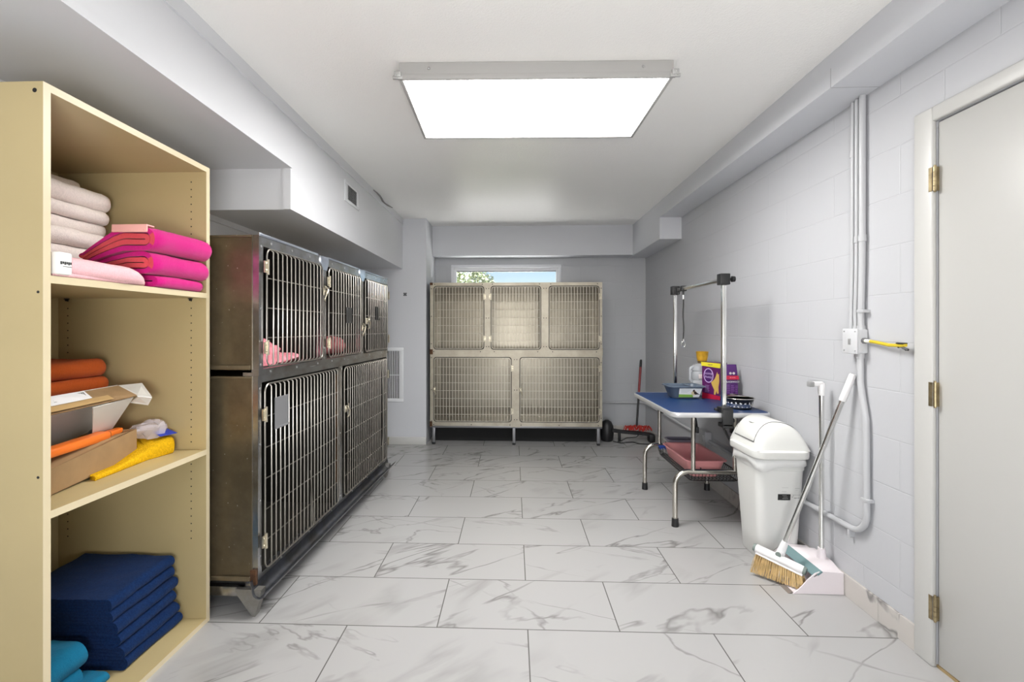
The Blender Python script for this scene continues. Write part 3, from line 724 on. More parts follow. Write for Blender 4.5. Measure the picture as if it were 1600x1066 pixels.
def wire_door(T, x0, x1, z0, z1, nv, hz, r, y, m, hinge='l', latch=True, hr=None, card=None, rc=.035, bent=(), cardm=None):
    """round-cornered wire door in the plane y: outer loop, uprights bent over at the ends, cross wires"""
    hr = hr or r*.75
    d = MB(); loop = fillet([(x0, y, z0), (x1, y, z0), (x1, y, z1), (x0, y, z1)], rc, 5, closed=True)
    d.tube(loop, r*1.05, 8, closed=True)
    dx = (x1-x0)/(nv+1)
    for i in range(nv):
        x = x0+dx*(i+1)
        xb = x+bent[i] if i < len(bent) else x
        d.tube([(x, y+.004, z1-.002), (x, y-.007, z1-.012), (xb, y-.008, (z0+z1)/2), (xb if not bent else x, y-.007, z0+.012), (x, y+.004, z0+.002)], r, 6)
    for z in hz: d.tube([(x0, y, z), (x1, y, z)], hr, 6)
    do = T.part('cage_door', d, m)
    hx = x0 if hinge == 'l' else x1
    s = -1 if hinge == 'l' else 1
    for f in (.16, .84):
        z = z0+(z1-z0)*(1-f); h = MB()
        h.cyl((hx+s*.008, y-.010, z-.034), (hx+s*.008, y-.010, z+.034), .006, n=8).box(hx+s*.006, hx+s*.030, y-.008, y-.002, z-.026, z+.026)
        h.sphere((hx+s*.022, y-.009, z-.015), .005, 8).sphere((hx+s*.022, y-.009, z+.015), .005, 8)
        T.part('hinge', h, M_LATCH, do)
    if latch:
        lx = x1 if hinge == 'l' else x0; s2 = -s; zz = z0+(z1-z0)*latch if not isinstance(latch, bool) else z0+(z1-z0)*.62
        L = MB().rbox(lx-.014, lx+.014, y-.016, y-.004, zz-.022, zz+.022, .003)
        L.tube(fillet([(lx-.02*s2, y-.020, zz+.030), (lx+.012*s2, y-.030, zz+.012), (lx-.012*s2, y-.032, zz-.012), (lx-.022*s2, y-.022, zz-.048), (lx-.006*s2, y-.018, zz-.056)], .01, 4), .0048, 7)
        L.cyl((lx, y-.030, zz), (lx, y-.004, zz), .006, n=10)
        T.part('latch', L, M_LATCH, do)
    if card:
        cx, cz, cw, ch = card
        c = MB().rbox(cx-cw/2, cx+cw/2, y-.0125, y-.0105, cz-ch/2, cz+ch/2, .0008, 1); c.rbox(cx-cw/2-.002, cx+cw/2+.002, y-.016, y-.0105, cz-ch/2-.003, cz-ch/2+.005, .001, 1)
        c.rbox(cx-cw/2-.002, cx-cw/2+.004, y-.016, y-.0105, cz-ch/2, cz+ch/2, .001, 1)
        T.part('card_holder', c, cardm or mat('dull_grey_plate', (.26, .26, .27), .5, .5), do, 'dull grey card holder plate')
    return do

def rivets(mb, pts, y, r=.006):
    for (x, z) in pts: mb.cyl((x, y-.002, z), (x, y+.001, z), r, r*.8, n=8, mi=1)

# ---- left bank, lower unit (two wide doors)
ANG = math.atan2(1.967, .055)
BASE = (-1.131, 2.087, 0)
LEN, DEP = 1.968, .70
def shell(T, L, D, z0, z1, divs, mat_out, mat_in, yf=.03):
    t = .004
    o = MB().box(0, t, yf, D, z0, z1).box(L-t, L, yf, D, z0, z1).box(0, L, yf, D, z1-t, z1)
    o.box(-.004, .0, yf-.004, yf+.014, z0, z1).rbox(-.010, .0, yf, D, z0-.002, z0+.020, .003).rbox(-.006, .0, yf, D, z1-.010, z1, .002)
    T.part('outer_casing', o, mat_out)
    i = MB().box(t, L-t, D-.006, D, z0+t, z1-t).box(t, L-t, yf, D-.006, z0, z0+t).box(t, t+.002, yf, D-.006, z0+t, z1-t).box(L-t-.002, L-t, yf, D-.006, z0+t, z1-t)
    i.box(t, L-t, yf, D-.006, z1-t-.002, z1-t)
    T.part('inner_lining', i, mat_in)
    for x in divs: T.part('divider', MB().box(x-.006, x+.006, yf, D-.006, z0+t, z1-t-.002), mat_in)

T = Thing('cage_bank', 'lower two-door steel cage bank along the left wall, standing on the floor', 'animal cage', BASE, ANG, True)
z0, z1 = .150, 1.056
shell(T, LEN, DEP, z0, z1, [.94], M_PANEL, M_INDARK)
o1, o2 = (.030, .905), (.975, 1.945)
fr = MB().box(0, o1[0], 0, .03, z0, z1).box(o1[1], o2[0], 0, .03, z0, z1).box(o2[1], LEN, 0, .03, z0, z1)
for o in (o1, o2): fr.box(o[0], o[1], .0, .03, z1-.030, z1).box(o[0], o[1], 0, .03, z0, z0+.022)
rivets(fr, [(.015, z) for z in (.25, .5, .75, 1.0)]+[(.94, z) for z in (.2, .6, 1.02)]+[(x, z0+.010) for x in (.2, .5, .8, 1.15, 1.45, 1.75)], 0)
fo = T.part('front_frame', fr, [M_FRAME, M_STEELSCREW])
T.part('rust_streak', MB().box(.900, .907, -.001, .02, .30, .98), M_RUST, fo, 'rusty brown edge of the middle post')
T.part('rust_streak', MB().box(-.012, .004, .004, .030, .135, .20), M_RUST, fo, 'rusty lower near corner')
b1 = [0]*11+[.012]+[0]*10
wire_door(T, .040, .895, z0+.030, z1-.040, 20, [.31, .45, .59, .73, .87], .0037, -.010, M_WIRE, 'l', False, card=(.165, .875, .125, .145))
wire_door(T, .985, 1.935, z0+.030, z1-.040, 22, [.31, .45, .59, .73, .87], .0037, -.010, M_WIRE, 'r', .68, bent=[0]*18+[.02])
# loose bent wire
T.part('bent_wire', MB().tube([(.47, -.022, .50), (.485, -.024, .34), (.505, -.020, .185)], .0035, 6), M_WIRE)
T.part('bent_wire', MB().tube([(1.76, -.022, .80), (1.77, -.024, .5), (1.79, -.020, .185)], .0035, 6), M_WIRE)
# base: rails, gutter, feet
bs = MB().rbox(0, LEN, .02, .06, .085, .150, .004).rbox(0, LEN, DEP-.06, DEP-.02, .085, .150, .004).rbox(.0, .035, .06, DEP-.06, .075, .118, .004).rbox(LEN-.035, LEN, .06, DEP-.06, .075, .118, .004)
T.part('base_rail', bs, M_FRAME)
gp = []
for i in range(9):
    t = PI*i/8; gp.append((-.020-.030*math.cos(t), .115-.030*math.sin(t)))
g = strip([(.020, .158), (.012, .130)]+[(p[0], p[1]) for p in gp[::-1]]+[(-.062, .122)], .003, -.03, LEN+.06, 10, lambda x, z, u: Vector((u, x, z)))
T.part('drip_gutter', g, mat_steel('dark_bluish_steel', (.17, .18, .21), .3, (.10, .095, .085), .5, 6, .85), label='curved steel drip gutter')
for (fx, fy) in ((.0, .0), (LEN-.0, .0), (.0, DEP-.03), (LEN, DEP-.03)):
    f = MB(); sx = -1 if fx < 1 else 1
    f.prism([(fy+.095, .118), (fy-.025, .118), (fy-.020, .085), (fy+.004, .0), (fy+.016, .0), (fy+.080, .085)], 'x', fx-.018, fx+.018)
    T.part('foot', f, M_FOOT)

T = Thing('cage_bank', 'upper three-door steel cage bank stacked on the lower left one', 'animal cage', (BASE[0], BASE[1], 1.0565), ANG, True)
z0, z1 = .0, .628
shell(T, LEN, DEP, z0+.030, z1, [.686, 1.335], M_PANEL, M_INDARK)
ops = [(.035, .655), (.718, 1.302), (1.368, 1.945)]
fr = MB(); xs = [0]+[v for o in ops for v in o]+[LEN]
for a, c in zip(xs[0::2], xs[1::2]): fr.box(a, c, -.004, .03, z0, z1)
for o in ops: fr.box(o[0], o[1], -.004, .03, z1-.046, z1).box(o[0], o[1], -.004, .03, z0, z0+.030)
fr.box(0, LEN, .03, .07, z0, z0+.016)
rivets(fr, [(.017, z) for z in (.05, .3, .58)]+[(.686, z) for z in (.04, .1, .56, .6)]+[(1.335, z) for z in (.04, .56, .6)]+[(x, .605) for x in (.1, .3, .5, .8, 1.0, 1.2, 1.45, 1.65, 1.85)]+[(x, .014) for x in (.1, .35, .6, .8, 1.0, 1.2, 1.5, 1.8)], -.004)
T.part('front_frame', fr, [M_FRAME, M_STEELSCREW])
M_PBS = mat_steel('pale_blue_steel', (.60, .65, .74), .22, (.42, .45, .52), .4, 8, .9)
for x in (.686, 1.335): T.part('gusset_plate', MB().prism([(x-.055, z1+.004), (x-.055, z1-.03), (x-.03, z1-.075), (x+.03, z1-.075), (x+.055, z1-.03), (x+.055, z1+.004)], 'y', -.009, -.004), M_PBS, label='bright bluish corner plate')
for a, c in ((0, .6), (.74, 1.30), (1.36, LEN)): T.part('top_trim', MB().rbox(a, c, -.008, .002, z1-.004, z1+.010, .002), M_PBS, label='bright bluish top edge strip')
hz = [.170, .305, .440]; M_CARDD = mat('dark_plate', (.06, .06, .058), .5, .5)
wire_door(T, .048, .642, .040, .575, 13, hz, .0037, -.014, M_WIRE, 'l', .72)
wire_door(T, .730, 1.290, .040, .575, 12, hz, .0037, -.014, M_WIRE, 'l', .33, card=(1.03, .30, .10, .10), cardm=M_CARDD)
wire_door(T, 1.380, 1.935, .040, .575, 12, hz, .0037, -.014, M_WIRE, 'r', .42, card=(1.62, .33, .085, .10), cardm=M_CARDD)
# pink bedding inside the upper cages
def in_cage(p): 
    c, s = math.cos(ANG), math.sin(ANG); return (BASE[0]+p[0]*c-p[1]*s, BASE[1]+p[0]*s+p[1]*c, p[2])
M_BLANK = mat('pink_fleece', (.72, .26, .30), .95, var=.25, vscale=25, bump=.4, bscale=200, spec=.1)
m = MB().sphere((.19, .15, 1.132), 1, 28, sc=(.145, .12, .085)); m.wobble(.045, 14, 3).wobble(.015, 40, 4)
a = MB().sphere((.42, .16, 1.108), 1, 20, sc=(.16, .11, .035)); a.wobble(.02, 18, 6); m.add(a.v, a.f)
m.v = [in_cage((max(.02, v[0]), max(v[1], .045), max(v[2], 1.0915))) for v in m.v]
single('crumpled_blanket', m, M_BLANK, 'crumpled pink blanket inside the nearest upper left cage', 'blanket', in_cage((.25, .15, 1.091)), None, 60)
m = MB()
a = towel(.30, .12, .74, 1.29, 0, 1.0915, 'double', seed=81, amp=.010, axis='y'); m.add(a.v, a.f)
m.v = [in_cage((v[0], max(v[1]+.10, .05), max(v[2], 1.0912))) for v in m.v]
single('folded_blanket', m, mat('dusty_pink_fleece', (.42, .14, .14), .95, var=.2, vscale=20, spec=.1), 'folded dusty pink blanket inside the middle upper left cage', 'blanket', in_cage((1.0, .25, 1.091)), None, 60)

# ---- far bank: three doors over two, on legs, in front of the window
FX, FY = -.906, 5.200
T = Thing('cage_bank', 'five-door steel cage bank on legs under the back window', 'animal cage', (FX, FY, 0), 0, True)
L, D = 1.862, .50
def shell2(z0, z1, divs):
    t = .004
    T.part('outer_casing', MB().box(0, t, .03, D, z0, z1).box(L-t, L, .03, D, z0, z1).box(0, L, .03, D, z1-t, z1).box(0, L, .03, D, z0, z0+t), M_LEG)
    i = MB().box(t, L-t, D-.006, D, z0+t, z1-t).box(t, L-t, .03, D-.006, z0+t, z0+t+.002).box(t, t+.002, .03, D-.006, z0+t, z1-t).box(L-t-.002, L-t, .03, D-.006, z0+t, z1-t).box(t, L-t, .03, D-.006, z1-t-.002, z1-t)
    T.part('inner_lining', i, M_BEIGEIN)
    for x in divs: T.part('divider', MB().box(x-.005, x+.005, .03, D-.006, z0+t, z1-t), M_BEIGEIN)
up_ = [(.036, .592), (.660, 1.208), (1.288, 1.834)]; lw = [(.036, .890), (.972, 1.834)]
Z = dict(b=.196, l0=.250, l1=.958, m0=.966, m1=1.036, u1=1.730, t=1.765)
shell2(Z['b']+.02, .985, [.931]); shell2(1.000, Z['t'], [.626, 1.248])
fr = MB(); xs = [0]+[v for o in up_ for v in o]+[L]
for a, c in zip(xs[0::2], xs[1::2]): fr.box(a, c, 0, .03, Z['m1'], Z['u1'])
fr.box(0, L, 0, .03, Z['u1'], Z['t'])
xs = [0]+[v for o in lw for v in o]+[L]
for a, c in zip(xs[0::2], xs[1::2]): fr.box(a, c, 0, .03, Z['l0'], Z['l1'])
fr.box(0, L, 0, .03, Z['l1'], Z['m1']).box(0, L, 0, .03, Z['b']+.012, Z['l0'])
for (x0, x1, za, zb) in [(o[0], o[1], Z['m1'], Z['u1']) for o in up_]+[(o[0], o[1], Z['l0'], Z['l1']) for o in lw]:   # rounded inner corners
    for (cx, cz, sx, sz) in ((x0, za, 1, 1), (x1, za, -1, 1), (x0, zb, 1, -1), (x1, zb, -1, -1)):
        R = .035; arc = [(cx+sx*R*(1-math.cos(q*PI/12)), cz+sz*R*(1-math.sin(q*PI/12))) for q in range(7)]
        fr.prism([(cx, cz)]+arc, 'y', 0, .03)
M_OPENSHADE = mat('opening_shadow_dark', (.05, .045, .038), .6)  # dark loops paint in the shadow gap round each door opening
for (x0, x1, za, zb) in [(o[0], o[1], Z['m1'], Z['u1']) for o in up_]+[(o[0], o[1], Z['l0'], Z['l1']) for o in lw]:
    T.part('opening_shadow_line', MB().tube(fillet([(x0+.003, .004, za+.003), (x1-.003, .004, za+.003), (x1-.003, .004, zb-.003), (x0+.003, .004, zb-.003)], .034, 5, True), .0055, 6, True), M_OPENSHADE, label='dark loop painted in as shadow round a door opening')
rv = []
for x in (.613, .640, 1.235, 1.262): rv += [(x, z) for z in (1.07, 1.38, 1.70)]
rv += [(x, 1.748) for x in (.05, .57, .68, 1.19, 1.31, 1.81)]+[(x, 1.015) for x in (.04, .55, .70, 1.17, 1.33, 1.80)]+[(x, .222) for x in (.04, .45, .87, .99, 1.4, 1.82)]
for x in (.918, .945): rv += [(x, z) for z in (.28, .6, .93)]
rv += [(.015, z) for z in (.26, .6, .95, 1.1, 1.4, 1.7)]+[(L-.012, z) for z in (.3, .6, .9, 1.1, 1.4, 1.7)]
rivets(fr, rv, 0, .0055)
T.part('front_frame', fr, [M_BEIGE, M_BLACK])
x = .931
for pl in [[(q-.045, 1.000), (q+.045, 1.000), (q+.045, 1.028), (q+.02, 1.060), (q-.02, 1.060), (q-.045, 1.028)] for q in (.626, 1.248)]+[
        [(x-.065, .990), (x-.065, .972), (x-.025, .935), (x+.025, .935), (x+.065, .972), (x+.065, .990)], [(x-.055, .200), (x+.055, .200), (x+.04, .245), (x+.02, .275), (x-.02, .275), (x-.04, .245)],
        [(L-.05, .975), (L+.006, .975), (L+.006, 1.06), (L-.02, 1.06), (L-.05, 1.02)]]:
    T.part('gusset_plate', MB().prism(pl, 'y', -.003, 0), M_BEIGE)
for a in ((-.004, .03, .985, 1.04), (-.004, .024, .20, .255), (-.003, .03, 1.738, 1.767)): T.part('corner_rust', MB().box(a[0], a[1], -.002, .012, a[2], a[3]), M_RUST, label='rusty dark corner')
for (x0, x1), hg in zip(up_, 'rlr'):
    wire_door(T, x0+.012, x1-.012, Z['m1']+.012, Z['u1']-.012, 15, [1.130, 1.215, 1.300, 1.385, 1.47, 1.555, 1.64], .0034, -.008, M_WIREB, hg, False, rc=.03)
for (x0, x1), hg in zip(lw, 'rr'):
    wire_door(T, x0+.012, x1-.012, Z['l0']+.012, Z['l1']-.012, 24, [.335, .42, .506, .592, .678, .764, .85], .0034, -.008, M_WIREB, hg, .5, rc=.03)
for x in (.035, .913, L-.035):
    for y in (.02, D-.05):
        l = MB().rbox(x-.016, x+.016, y, y+.032, .022, Z['b']+.02, .003)
        lo = T.part('leg', l, M_LEG)
        T.part('leg_foot', MB().cyl((x, y+.016, 0), (x, y+.016, .024), .018, n=12), M_BLACK, lo)
T.part('dark_undersheet', MB().box(.03, L-.03, .20, .215, .003, Z['b']+.018), M_DARK, label='black sheet set back under the cages')  # black sheet darkening the space under the cages
T.part('base_rail', MB().rbox(0, L, .004, .034, Z['b']-.010, Z['b']+.016, .003), M_LEG)
# ------------------------------------------------------------------ grooming table
M_BLUE = mat('blue_rubber_top', (.006, .034, .125), .48, bump=.15, bscale=300)
M_ALU = mat('aluminium_edge', (.66, .66, .67), .35, .6)
M_TUBE = mat('brushed_tube', (.62, .59, .53), .22, 1.)
TX0, TX1, TY0, TY1, TZ = .950, 1.553, 2.925, 3.865, .760
T = Thing('grooming_table', 'blue topped folding grooming table against the right wall', 'table', (1.25, 3.4, 0))
def rect(x0, x1, y0, y1, r, z, n=6): return [Vector((p.x, p.y, z)) for p in fillet([(x0, y0, 0), (x1, y0, 0), (x1, y1, 0), (x0, y1, 0)], r, n, True)]
m = MB().loft([rect(TX0+.006, TX1-.006, TY0+.006, TY1-.006, .05, TZ-.02), rect(TX0+.006, TX1-.006, TY0+.006, TY1-.006, .05, TZ)])
T.part('table_top', m, M_BLUE)
oa, ob = rect(TX0, TX1, TY0, TY1, .055, 0), rect(TX0+.007, TX1-.007, TY0+.007, TY1-.007, .05, 0)
prof = [(0, -.024), (0, -.004), (.25, 0), (1, .0015), (1, -.026), (.3, -.028)]
m = MB(); n = len(oa); vs = []; fs = []
for i in range(n):
    for (t, z) in prof:
        p = oa[i].lerp(ob[i], t); vs.append((p.x, p.y, TZ+z))
k = len(prof)
for i in range(n):
    for j in range(k): fs.append((i*k+j, i*k+(j+1) % k, ((i+1) % n)*k+(j+1) % k, ((i+1) % n)*k+j))
m.add(vs, fs)
for sx in (1.08, 1.42): m.cyl((sx, TY0-.001, TZ-.013), (sx, TY0+.002, TZ-.013), .004, n=8)
T.part('edge_band', m, M_ALU)
for y, nm in ((3.120, 'n'), (3.880-.05, 'f')):
    yy = y
    h = MB().tube(fillet([(1.037, yy, .03), (1.037, yy, .352), (1.520, yy, .352), (1.520, yy, .03)], .085, 10), .0165, 12)
    lo = T.part('leg_frame', h, M_TUBE)
    for x in (1.037, 1.520): T.part('rubber_foot', MB().cyl((x, yy, 0), (x, yy, .052), .0225, .0205, n=16), M_BLACK, lo, 'black rubber foot')
    for x in (1.152, 1.415): T.part('upright', MB().cyl((x, yy, .352), (x, yy, TZ-.026), .014, n=14).rbox(x-.02, x+.02, yy-.02, yy+.02, TZ-.034, TZ-.024, .003), M_TUBE)
    bt = MB().rbox(1.13, 1.44, yy-.012, yy+.012, TZ-.048, TZ-.024, .004)
    T.part('folding_bracket', bt, M_BLACK)
    s = 1 if nm == 'n' else -1
    for x in (1.175, 1.395):
        T.part('brace', MB().tube(fillet([(x, yy, .62), (x+.004, yy+s*.04, .69), (x, yy+s*.15, TZ-.03)], .06, 6), .0085, 8).rbox(x-.008, x+.008, yy-.014, yy+.02, .60, .64, .003), M_BLACK)
# wire basket hung between the leg frames
m = MB(); bx0, bx1, by0, by1, bz = 1.13, 1.46, 3.135, 3.815, .285
rim = rect(bx0, bx1, by0, by1, .03, .335); m.tube(rim, .0042, 6, True); m.tube(rect(bx0+.015, bx1-.015, by0+.015, by1-.015, .03, bz), .0035, 6, True)
for i in range(14):
    x = bx0+.02+(bx1-bx0-.04)*i/13; m.tube([(x, by0, .335), (x, by0+.015, bz), (x, by1-.015, bz), (x, by1, .335)], .002, 5)
for i in range(26):
    y = by0+.02+(by1-by0-.04)*i/25; m.tube([(bx0, y, .335), (bx0+.015, y, bz), (bx1-.015, y, bz), (bx1, y, .335)], .002, 5)
for y in (by0, by1):
    for x in (bx0+.06, bx1-.06): m.tube([(x, y, .335), (x, y+(-.014 if y == by0 else .014), .350), (x+.01, y+(-.016 if y == by0 else .016), .375), (x+.012, y, .372)], .003, 6)
T.part('wire_basket', m, mat('black_wire', (.02, .02, .022), .4, .4), label='black wire basket under the table')

# grooming arm clamped to the table: posts and crossbar, with its joints and clamps
PY0, PY1, AX = 2.962, 3.835, 1.275
p = MB()
for y in (PY0, PY1): p.rbox(AX-.013, AX+.013, y-.013, y+.013, TZ+.004, 1.578, .005, 3)
p.rbox(AX-.013, AX+.013, PY0+.010, PY1-.010, 1.552, 1.578, .004, 2)
arm = T.part('grooming_arm', p, M_CHROME, label='chrome overhead grooming arm')
zt = 1.578
for y in (PY0, PY1):
    T.part('top_joint', MB().rbox(AX-.030, AX+.030, y-.026, y+.028, zt-.045, zt+.022, .004), M_BLACK, arm, 'black plastic joint')
    if y == PY0:
        k = MB().cyl((AX+.030, y, zt-.010), (AX+.050, y, zt-.010), .007, n=10); k.cyl((AX+.048, y, zt-.010), (AX+.066, y, zt-.010), .019, .017, n=14)
        T.part('knob', k, M_BLACK, arm)
    s_ = -1 if y == PY0 else 1; e = TY0 if y == PY0 else TY1
    cl = MB().rbox(AX-.034, AX+.034, min(y, e)-.016 if s_ < 0 else y-.018, max(y, e)+.018 if s_ > 0 else y+.02, TZ+.002, TZ+.034, .004)
    cl.rbox(AX-.030, AX+.030, *((e-.028, e-.003) if s_ < 0 else (e+.003, e+.028)), TZ-.075, TZ+.024, .004)
    cl.rbox(AX-.030, AX+.030, *((e-.028, e+.05) if s_ < 0 else (e-.05, e+.028)), TZ-.085, TZ-.060, .004)
    cl.rbox(AX-.055, AX-.034, y-.014, y+.01, TZ+.010, TZ+.026, .003)
    cl.cyl((AX, y, TZ-.10), (AX, y, TZ-.032), .006, n=10).tube([(AX+.002, y, TZ-.10), (AX+.03, y+.01, TZ-.15), (AX+.045, y+.012, TZ-.175)], .0065, 8)
    cl.cyl((AX+.028, y, TZ-.048), (AX+.062, y, TZ-.050), .012, n=12)
    T.part('clamp', cl, M_BLACK, arm, 'black table clamp')
NY = 3.652
T.part('slider', MB().rbox(AX-.019, AX+.019, NY-.02, NY+.02, 1.548, 1.588, .004).cyl((AX, NY, 1.550), (AX, NY, 1.520), .007, n=10), M_BLACK, arm, 'black slider')
T.part('slider', MB().rbox(AX-.016, AX+.016, NY+.095, NY+.125, 1.550, 1.585, .004).cyl((AX, NY+.11, 1.552), (AX, NY+.11, 1.530), .010, n=10), M_BLACK, arm, 'black slider')
T2 = Thing('noose_leash', 'thin black noose leash hanging from the grooming arm', 'leash', (AX, NY, 1.13))
m = MB(); pts = [(AX+.002*math.sin(i*.7), NY+.003*math.sin(i*.5), 1.521-.335*i/14) for i in range(15)]
m.tube(pts, .0052, 7); T2.part('strap', m, M_BLACK)
m = MB().tube([(AX, NY, 1.52), (AX, NY, 1.488)], .0055, 8); T2.part('ferrule', m, mat('white_ferrule', (.7, .7, .7), .4), label='white ferrule')
m = MB().tube([Vector((AX+.014*math.cos(2*PI*i/14), NY, 1.150+.022*math.sin(2*PI*i/14))) for i in range(14)], .0028, 6, True).cyl((AX, NY, 1.168), (AX, NY, 1.190), .006, n=8)
T2.part('snap_hook', m, M_CHROME, label='silver snap hook')

# ------------------------------------------------------------------ things on the table
def tray_mesh(ctr, lx, ly, z, h, flare, r, th=.003, rimw=.010, rot=0.):
    def rc(sx, sy, rr, zz):
        R = Matrix.Rotation(rot, 3, 'Z')
        return [R @ (Vector((p.x, p.y, 0)))+Vector((ctr[0], ctr[1], zz)) for p in fillet([(-sx, -sy, 0), (sx, -sy, 0), (sx, sy, 0), (-sx, sy, 0)], rr, 6, True)]
    a, b_ = lx/2, ly/2
    return MB().loft([rc(a-flare-.012, b_-flare-.012, r*.6, z), rc(a-flare, b_-flare, r, z+.010), rc(a-.002, b_-.002, r, z+h-.008), rc(a+rimw, b_+rimw, r, z+h-.006), rc(a+rimw, b_+rimw, r, z+h-.001),
                      rc(a+rimw*.5, b_+rimw*.5, r, z+h+.001), rc(a-.002-th, b_-.002-th, r, z+h-.004), rc(a-flare-th, b_-flare-th, r, z+.012), rc(a-flare-.014, b_-flare-.014, r*.6, z+th)])
M_GREYP = mat('slate_grey_plastic', (.09, .12, .165), .38)
LT = Thing('litter_tray', 'slate grey plastic tray with a paper sleeve on the blue table', 'tray', (1.245, 3.56, TZ))
LT.part('pan', tray_mesh((1.247, 3.575), .250, .200, TZ+.0015, .092, .028, .045), M_GREYP)
sl = MB(); F = lambda x, z: (x, 3.575-.100+.028*(1-(z-.010)/.074)-.0025-.001, TZ+z)
MW, MG, MBK, MBE = mat('sleeve_white', (.78, .79, .79), .5), mat('sleeve_green', (.22, .42, .07), .5), mat('bird_black', (.03, .015, .015), .5), mat('bird_buff', (.66, .55, .36), .5)
sl.slab(F(1.188, .014), F(1.332, .014), F(1.345, .080), F(1.186, .080), .0008, 0)
sl.slab(*[Vector(p)+Vector((0, -.0008, 0)) for p in (F(1.188, .014), F(1.290, .014), F(1.285, .034), F(1.187, .036))], .0006, 1)
def blob(pts, mi): sl.add([Vector(F(x, z))+Vector((0, -.0018, 0)) for x, z in pts], [tuple(range(len(pts)))], mi)
blob([(1.292+.020*math.cos(t*PI/6), .046+.017*math.sin(t*PI/6)) for t in range(12)], 3)
blob([(1.283+.008*math.cos(t*PI/6)+.006, .062+.010*math.sin(t*PI/6)) for t in range(12)], 2)
sl.add([Vector(F(x, z))+Vector((0, -.0024, 0)) for x, z in [(1.290, .062), (1.300, .058), (1.318, .044), (1.336, .034), (1.318, .036), (1.302, .034), (1.292, .042)]], [tuple(range(7))], 2)
for q in range(3): sl.slab(*[Vector(p)+Vector((0, -.0014, 0)) for p in (F(1.200, .050+.009*q), F(1.245+.01*q, .050+.009*q), F(1.245+.01*q, .0525+.009*q), F(1.200, .0525+.009*q))], .0004, 4)
LT.part('paper_sleeve', sl, [MW, MG, MBK, MBE, mat('sleeve_grey', (.5, .55, .55), .6)], label='white and green printed paper sleeve with a bird')
LT.part('divider_strip', MB().slab((1.268, 3.480, TZ+.0945), (1.276, 3.480, TZ+.0945), (1.284, 3.670, TZ+.0945), (1.276, 3.670, TZ+.0945), .004), M_GREYP)

M_CLEAR = bpy.data.materials.new('clear_plastic'); M_CLEAR.use_nodes = True; nt = M_CLEAR.node_tree; nt.nodes.remove(nt.nodes['Principled BSDF'])
_t = N(nt, 'ShaderNodeBsdfTransparent'); _t.inputs[0].default_value = (.93, .94, .95, 1); _p = N(nt, 'ShaderNodeBsdfPrincipled'); _p.inputs['Base Color'].default_value = (.72, .74, .77, 1); _p.inputs['Roughness'].default_value = .12
_m = N(nt, 'ShaderNodeMixShader'); _m.inputs[0].default_value = .38
nt.links.new(_t.outputs[0], _m.inputs[1]); nt.links.new(_p.outputs[0], _m.inputs[2]); nt.links.new(_m.outputs[0], nt.nodes['Material Output'].inputs[0])
J = Thing('water_jug', 'clear plastic jug with a moulded handle behind the litter tray', 'jug', (1.437, 3.74, TZ))
m = MB(); z0 = TZ+.0015
lev = [(0, .062), (.008, .068), (.05, .069), (.058, .064), (.066, .069), (.10, .069), (.112, .063), (.124, .069), (.165, .069), (.178, .062), (.190, .068), (.222, .062), (.234, .045), (.240, .032)]
rings = []
for h, r in lev: rings.append([Vector((1.440+r*math.copysign(abs(math.cos(2*PI*j/28))**.7, math.cos(2*PI*j/28)), 3.74+r*.85*math.copysign(abs(math.sin(2*PI*j/28))**.7, math.sin(2*PI*j/28)), z0+h)) for j in range(28)])
m.loft(rings); J.part('jug_body', m, M_CLEAR)
J.part('jug_handle', MB().tube(fillet([(1.380, 3.73, z0+.215), (1.352, 3.725, z0+.205), (1.352, 3.725, z0+.110), (1.376, 3.73, z0+.095)], .02, 5), .010, 8), M_CLEAR)
J.part('jug_label', MB().slab((1.400, 3.6795, z0+.128), (1.455, 3.6795, z0+.128), (1.455, 3.6795, z0+.160), (1.400, 3.6795, z0+.160), .0006), mat('faded_label', (.70, .60, .58), .6))
J.part('jug_cap', MB().lathe([(.030, z0+.2405), (.033, z0+.243), (.033, z0+.254), (.028, z0+.256)], (1.448, 3.74), 24), mat('brown_cap', (.16, .09, .03), .5))
m = MB().lathe([(.030, z0+.2565), (.036, z0+.258), (.040, z0+.285), (.045, z0+.328), (.0465, z0+.330), (.043, z0+.328), (.038, z0+.285), (.034, z0+.262), (0, z0+.261)], (1.448, 3.74), 28)
M_GOLD = mat('gold_plastic', (.72, .40, .035), .3, .35, var=.12, vscale=30)
single('gold_cup', m, M_GOLD, 'small golden yellow cup on top of the clear jug', 'cup', (1.448, 3.74, z0+.2565))

M_PURP = mat('deep_purple_card', (.085, .008, .085), .42); M_PURPS = mat('purple_card', (.050, .008, .10), .42)
M_YELC = mat('yellow_card', (.68, .58, .03), .45); M_REDC = mat('crimson_card', (.42, .008, .04), .45); M_LILAC = mat('lilac_print', (.50, .36, .62), .5); M_GOLDP = mat('gold_print', (.55, .36, .08), .45)
b0 = Vector((1.380, 3.565, TZ+.001)); dx = Vector((.082, -.115, 0)); dxn = dx.normalized(); dn = Vector((dxn.y, -dxn.x, 0)); W_, H_, DP = dx.length, .262, .085
if dn.y > 0: dn = -dn
S = Thing('litter_box_carton', 'tall purple printed carton with a yellow top beside the arm post', 'carton', (1.45, 3.52, TZ))
def sp(u, v, k=0.): return b0+dx*u+Vector((0, 0, H_*v))+dn*k
m = MB().add([sp(0, 0), sp(1, 0), sp(1, 1), sp(0, 1), sp(0, 0, -DP), sp(1, 0, -DP), sp(1, 1, -DP), sp(0, 1, -DP)], [(0,1,2,3),(7,6,5,4),(0,4,5,1),(1,5,6,2),(2,6,7,3),(3,7,4,0)])
S.part('carton_body', m, M_PURP)
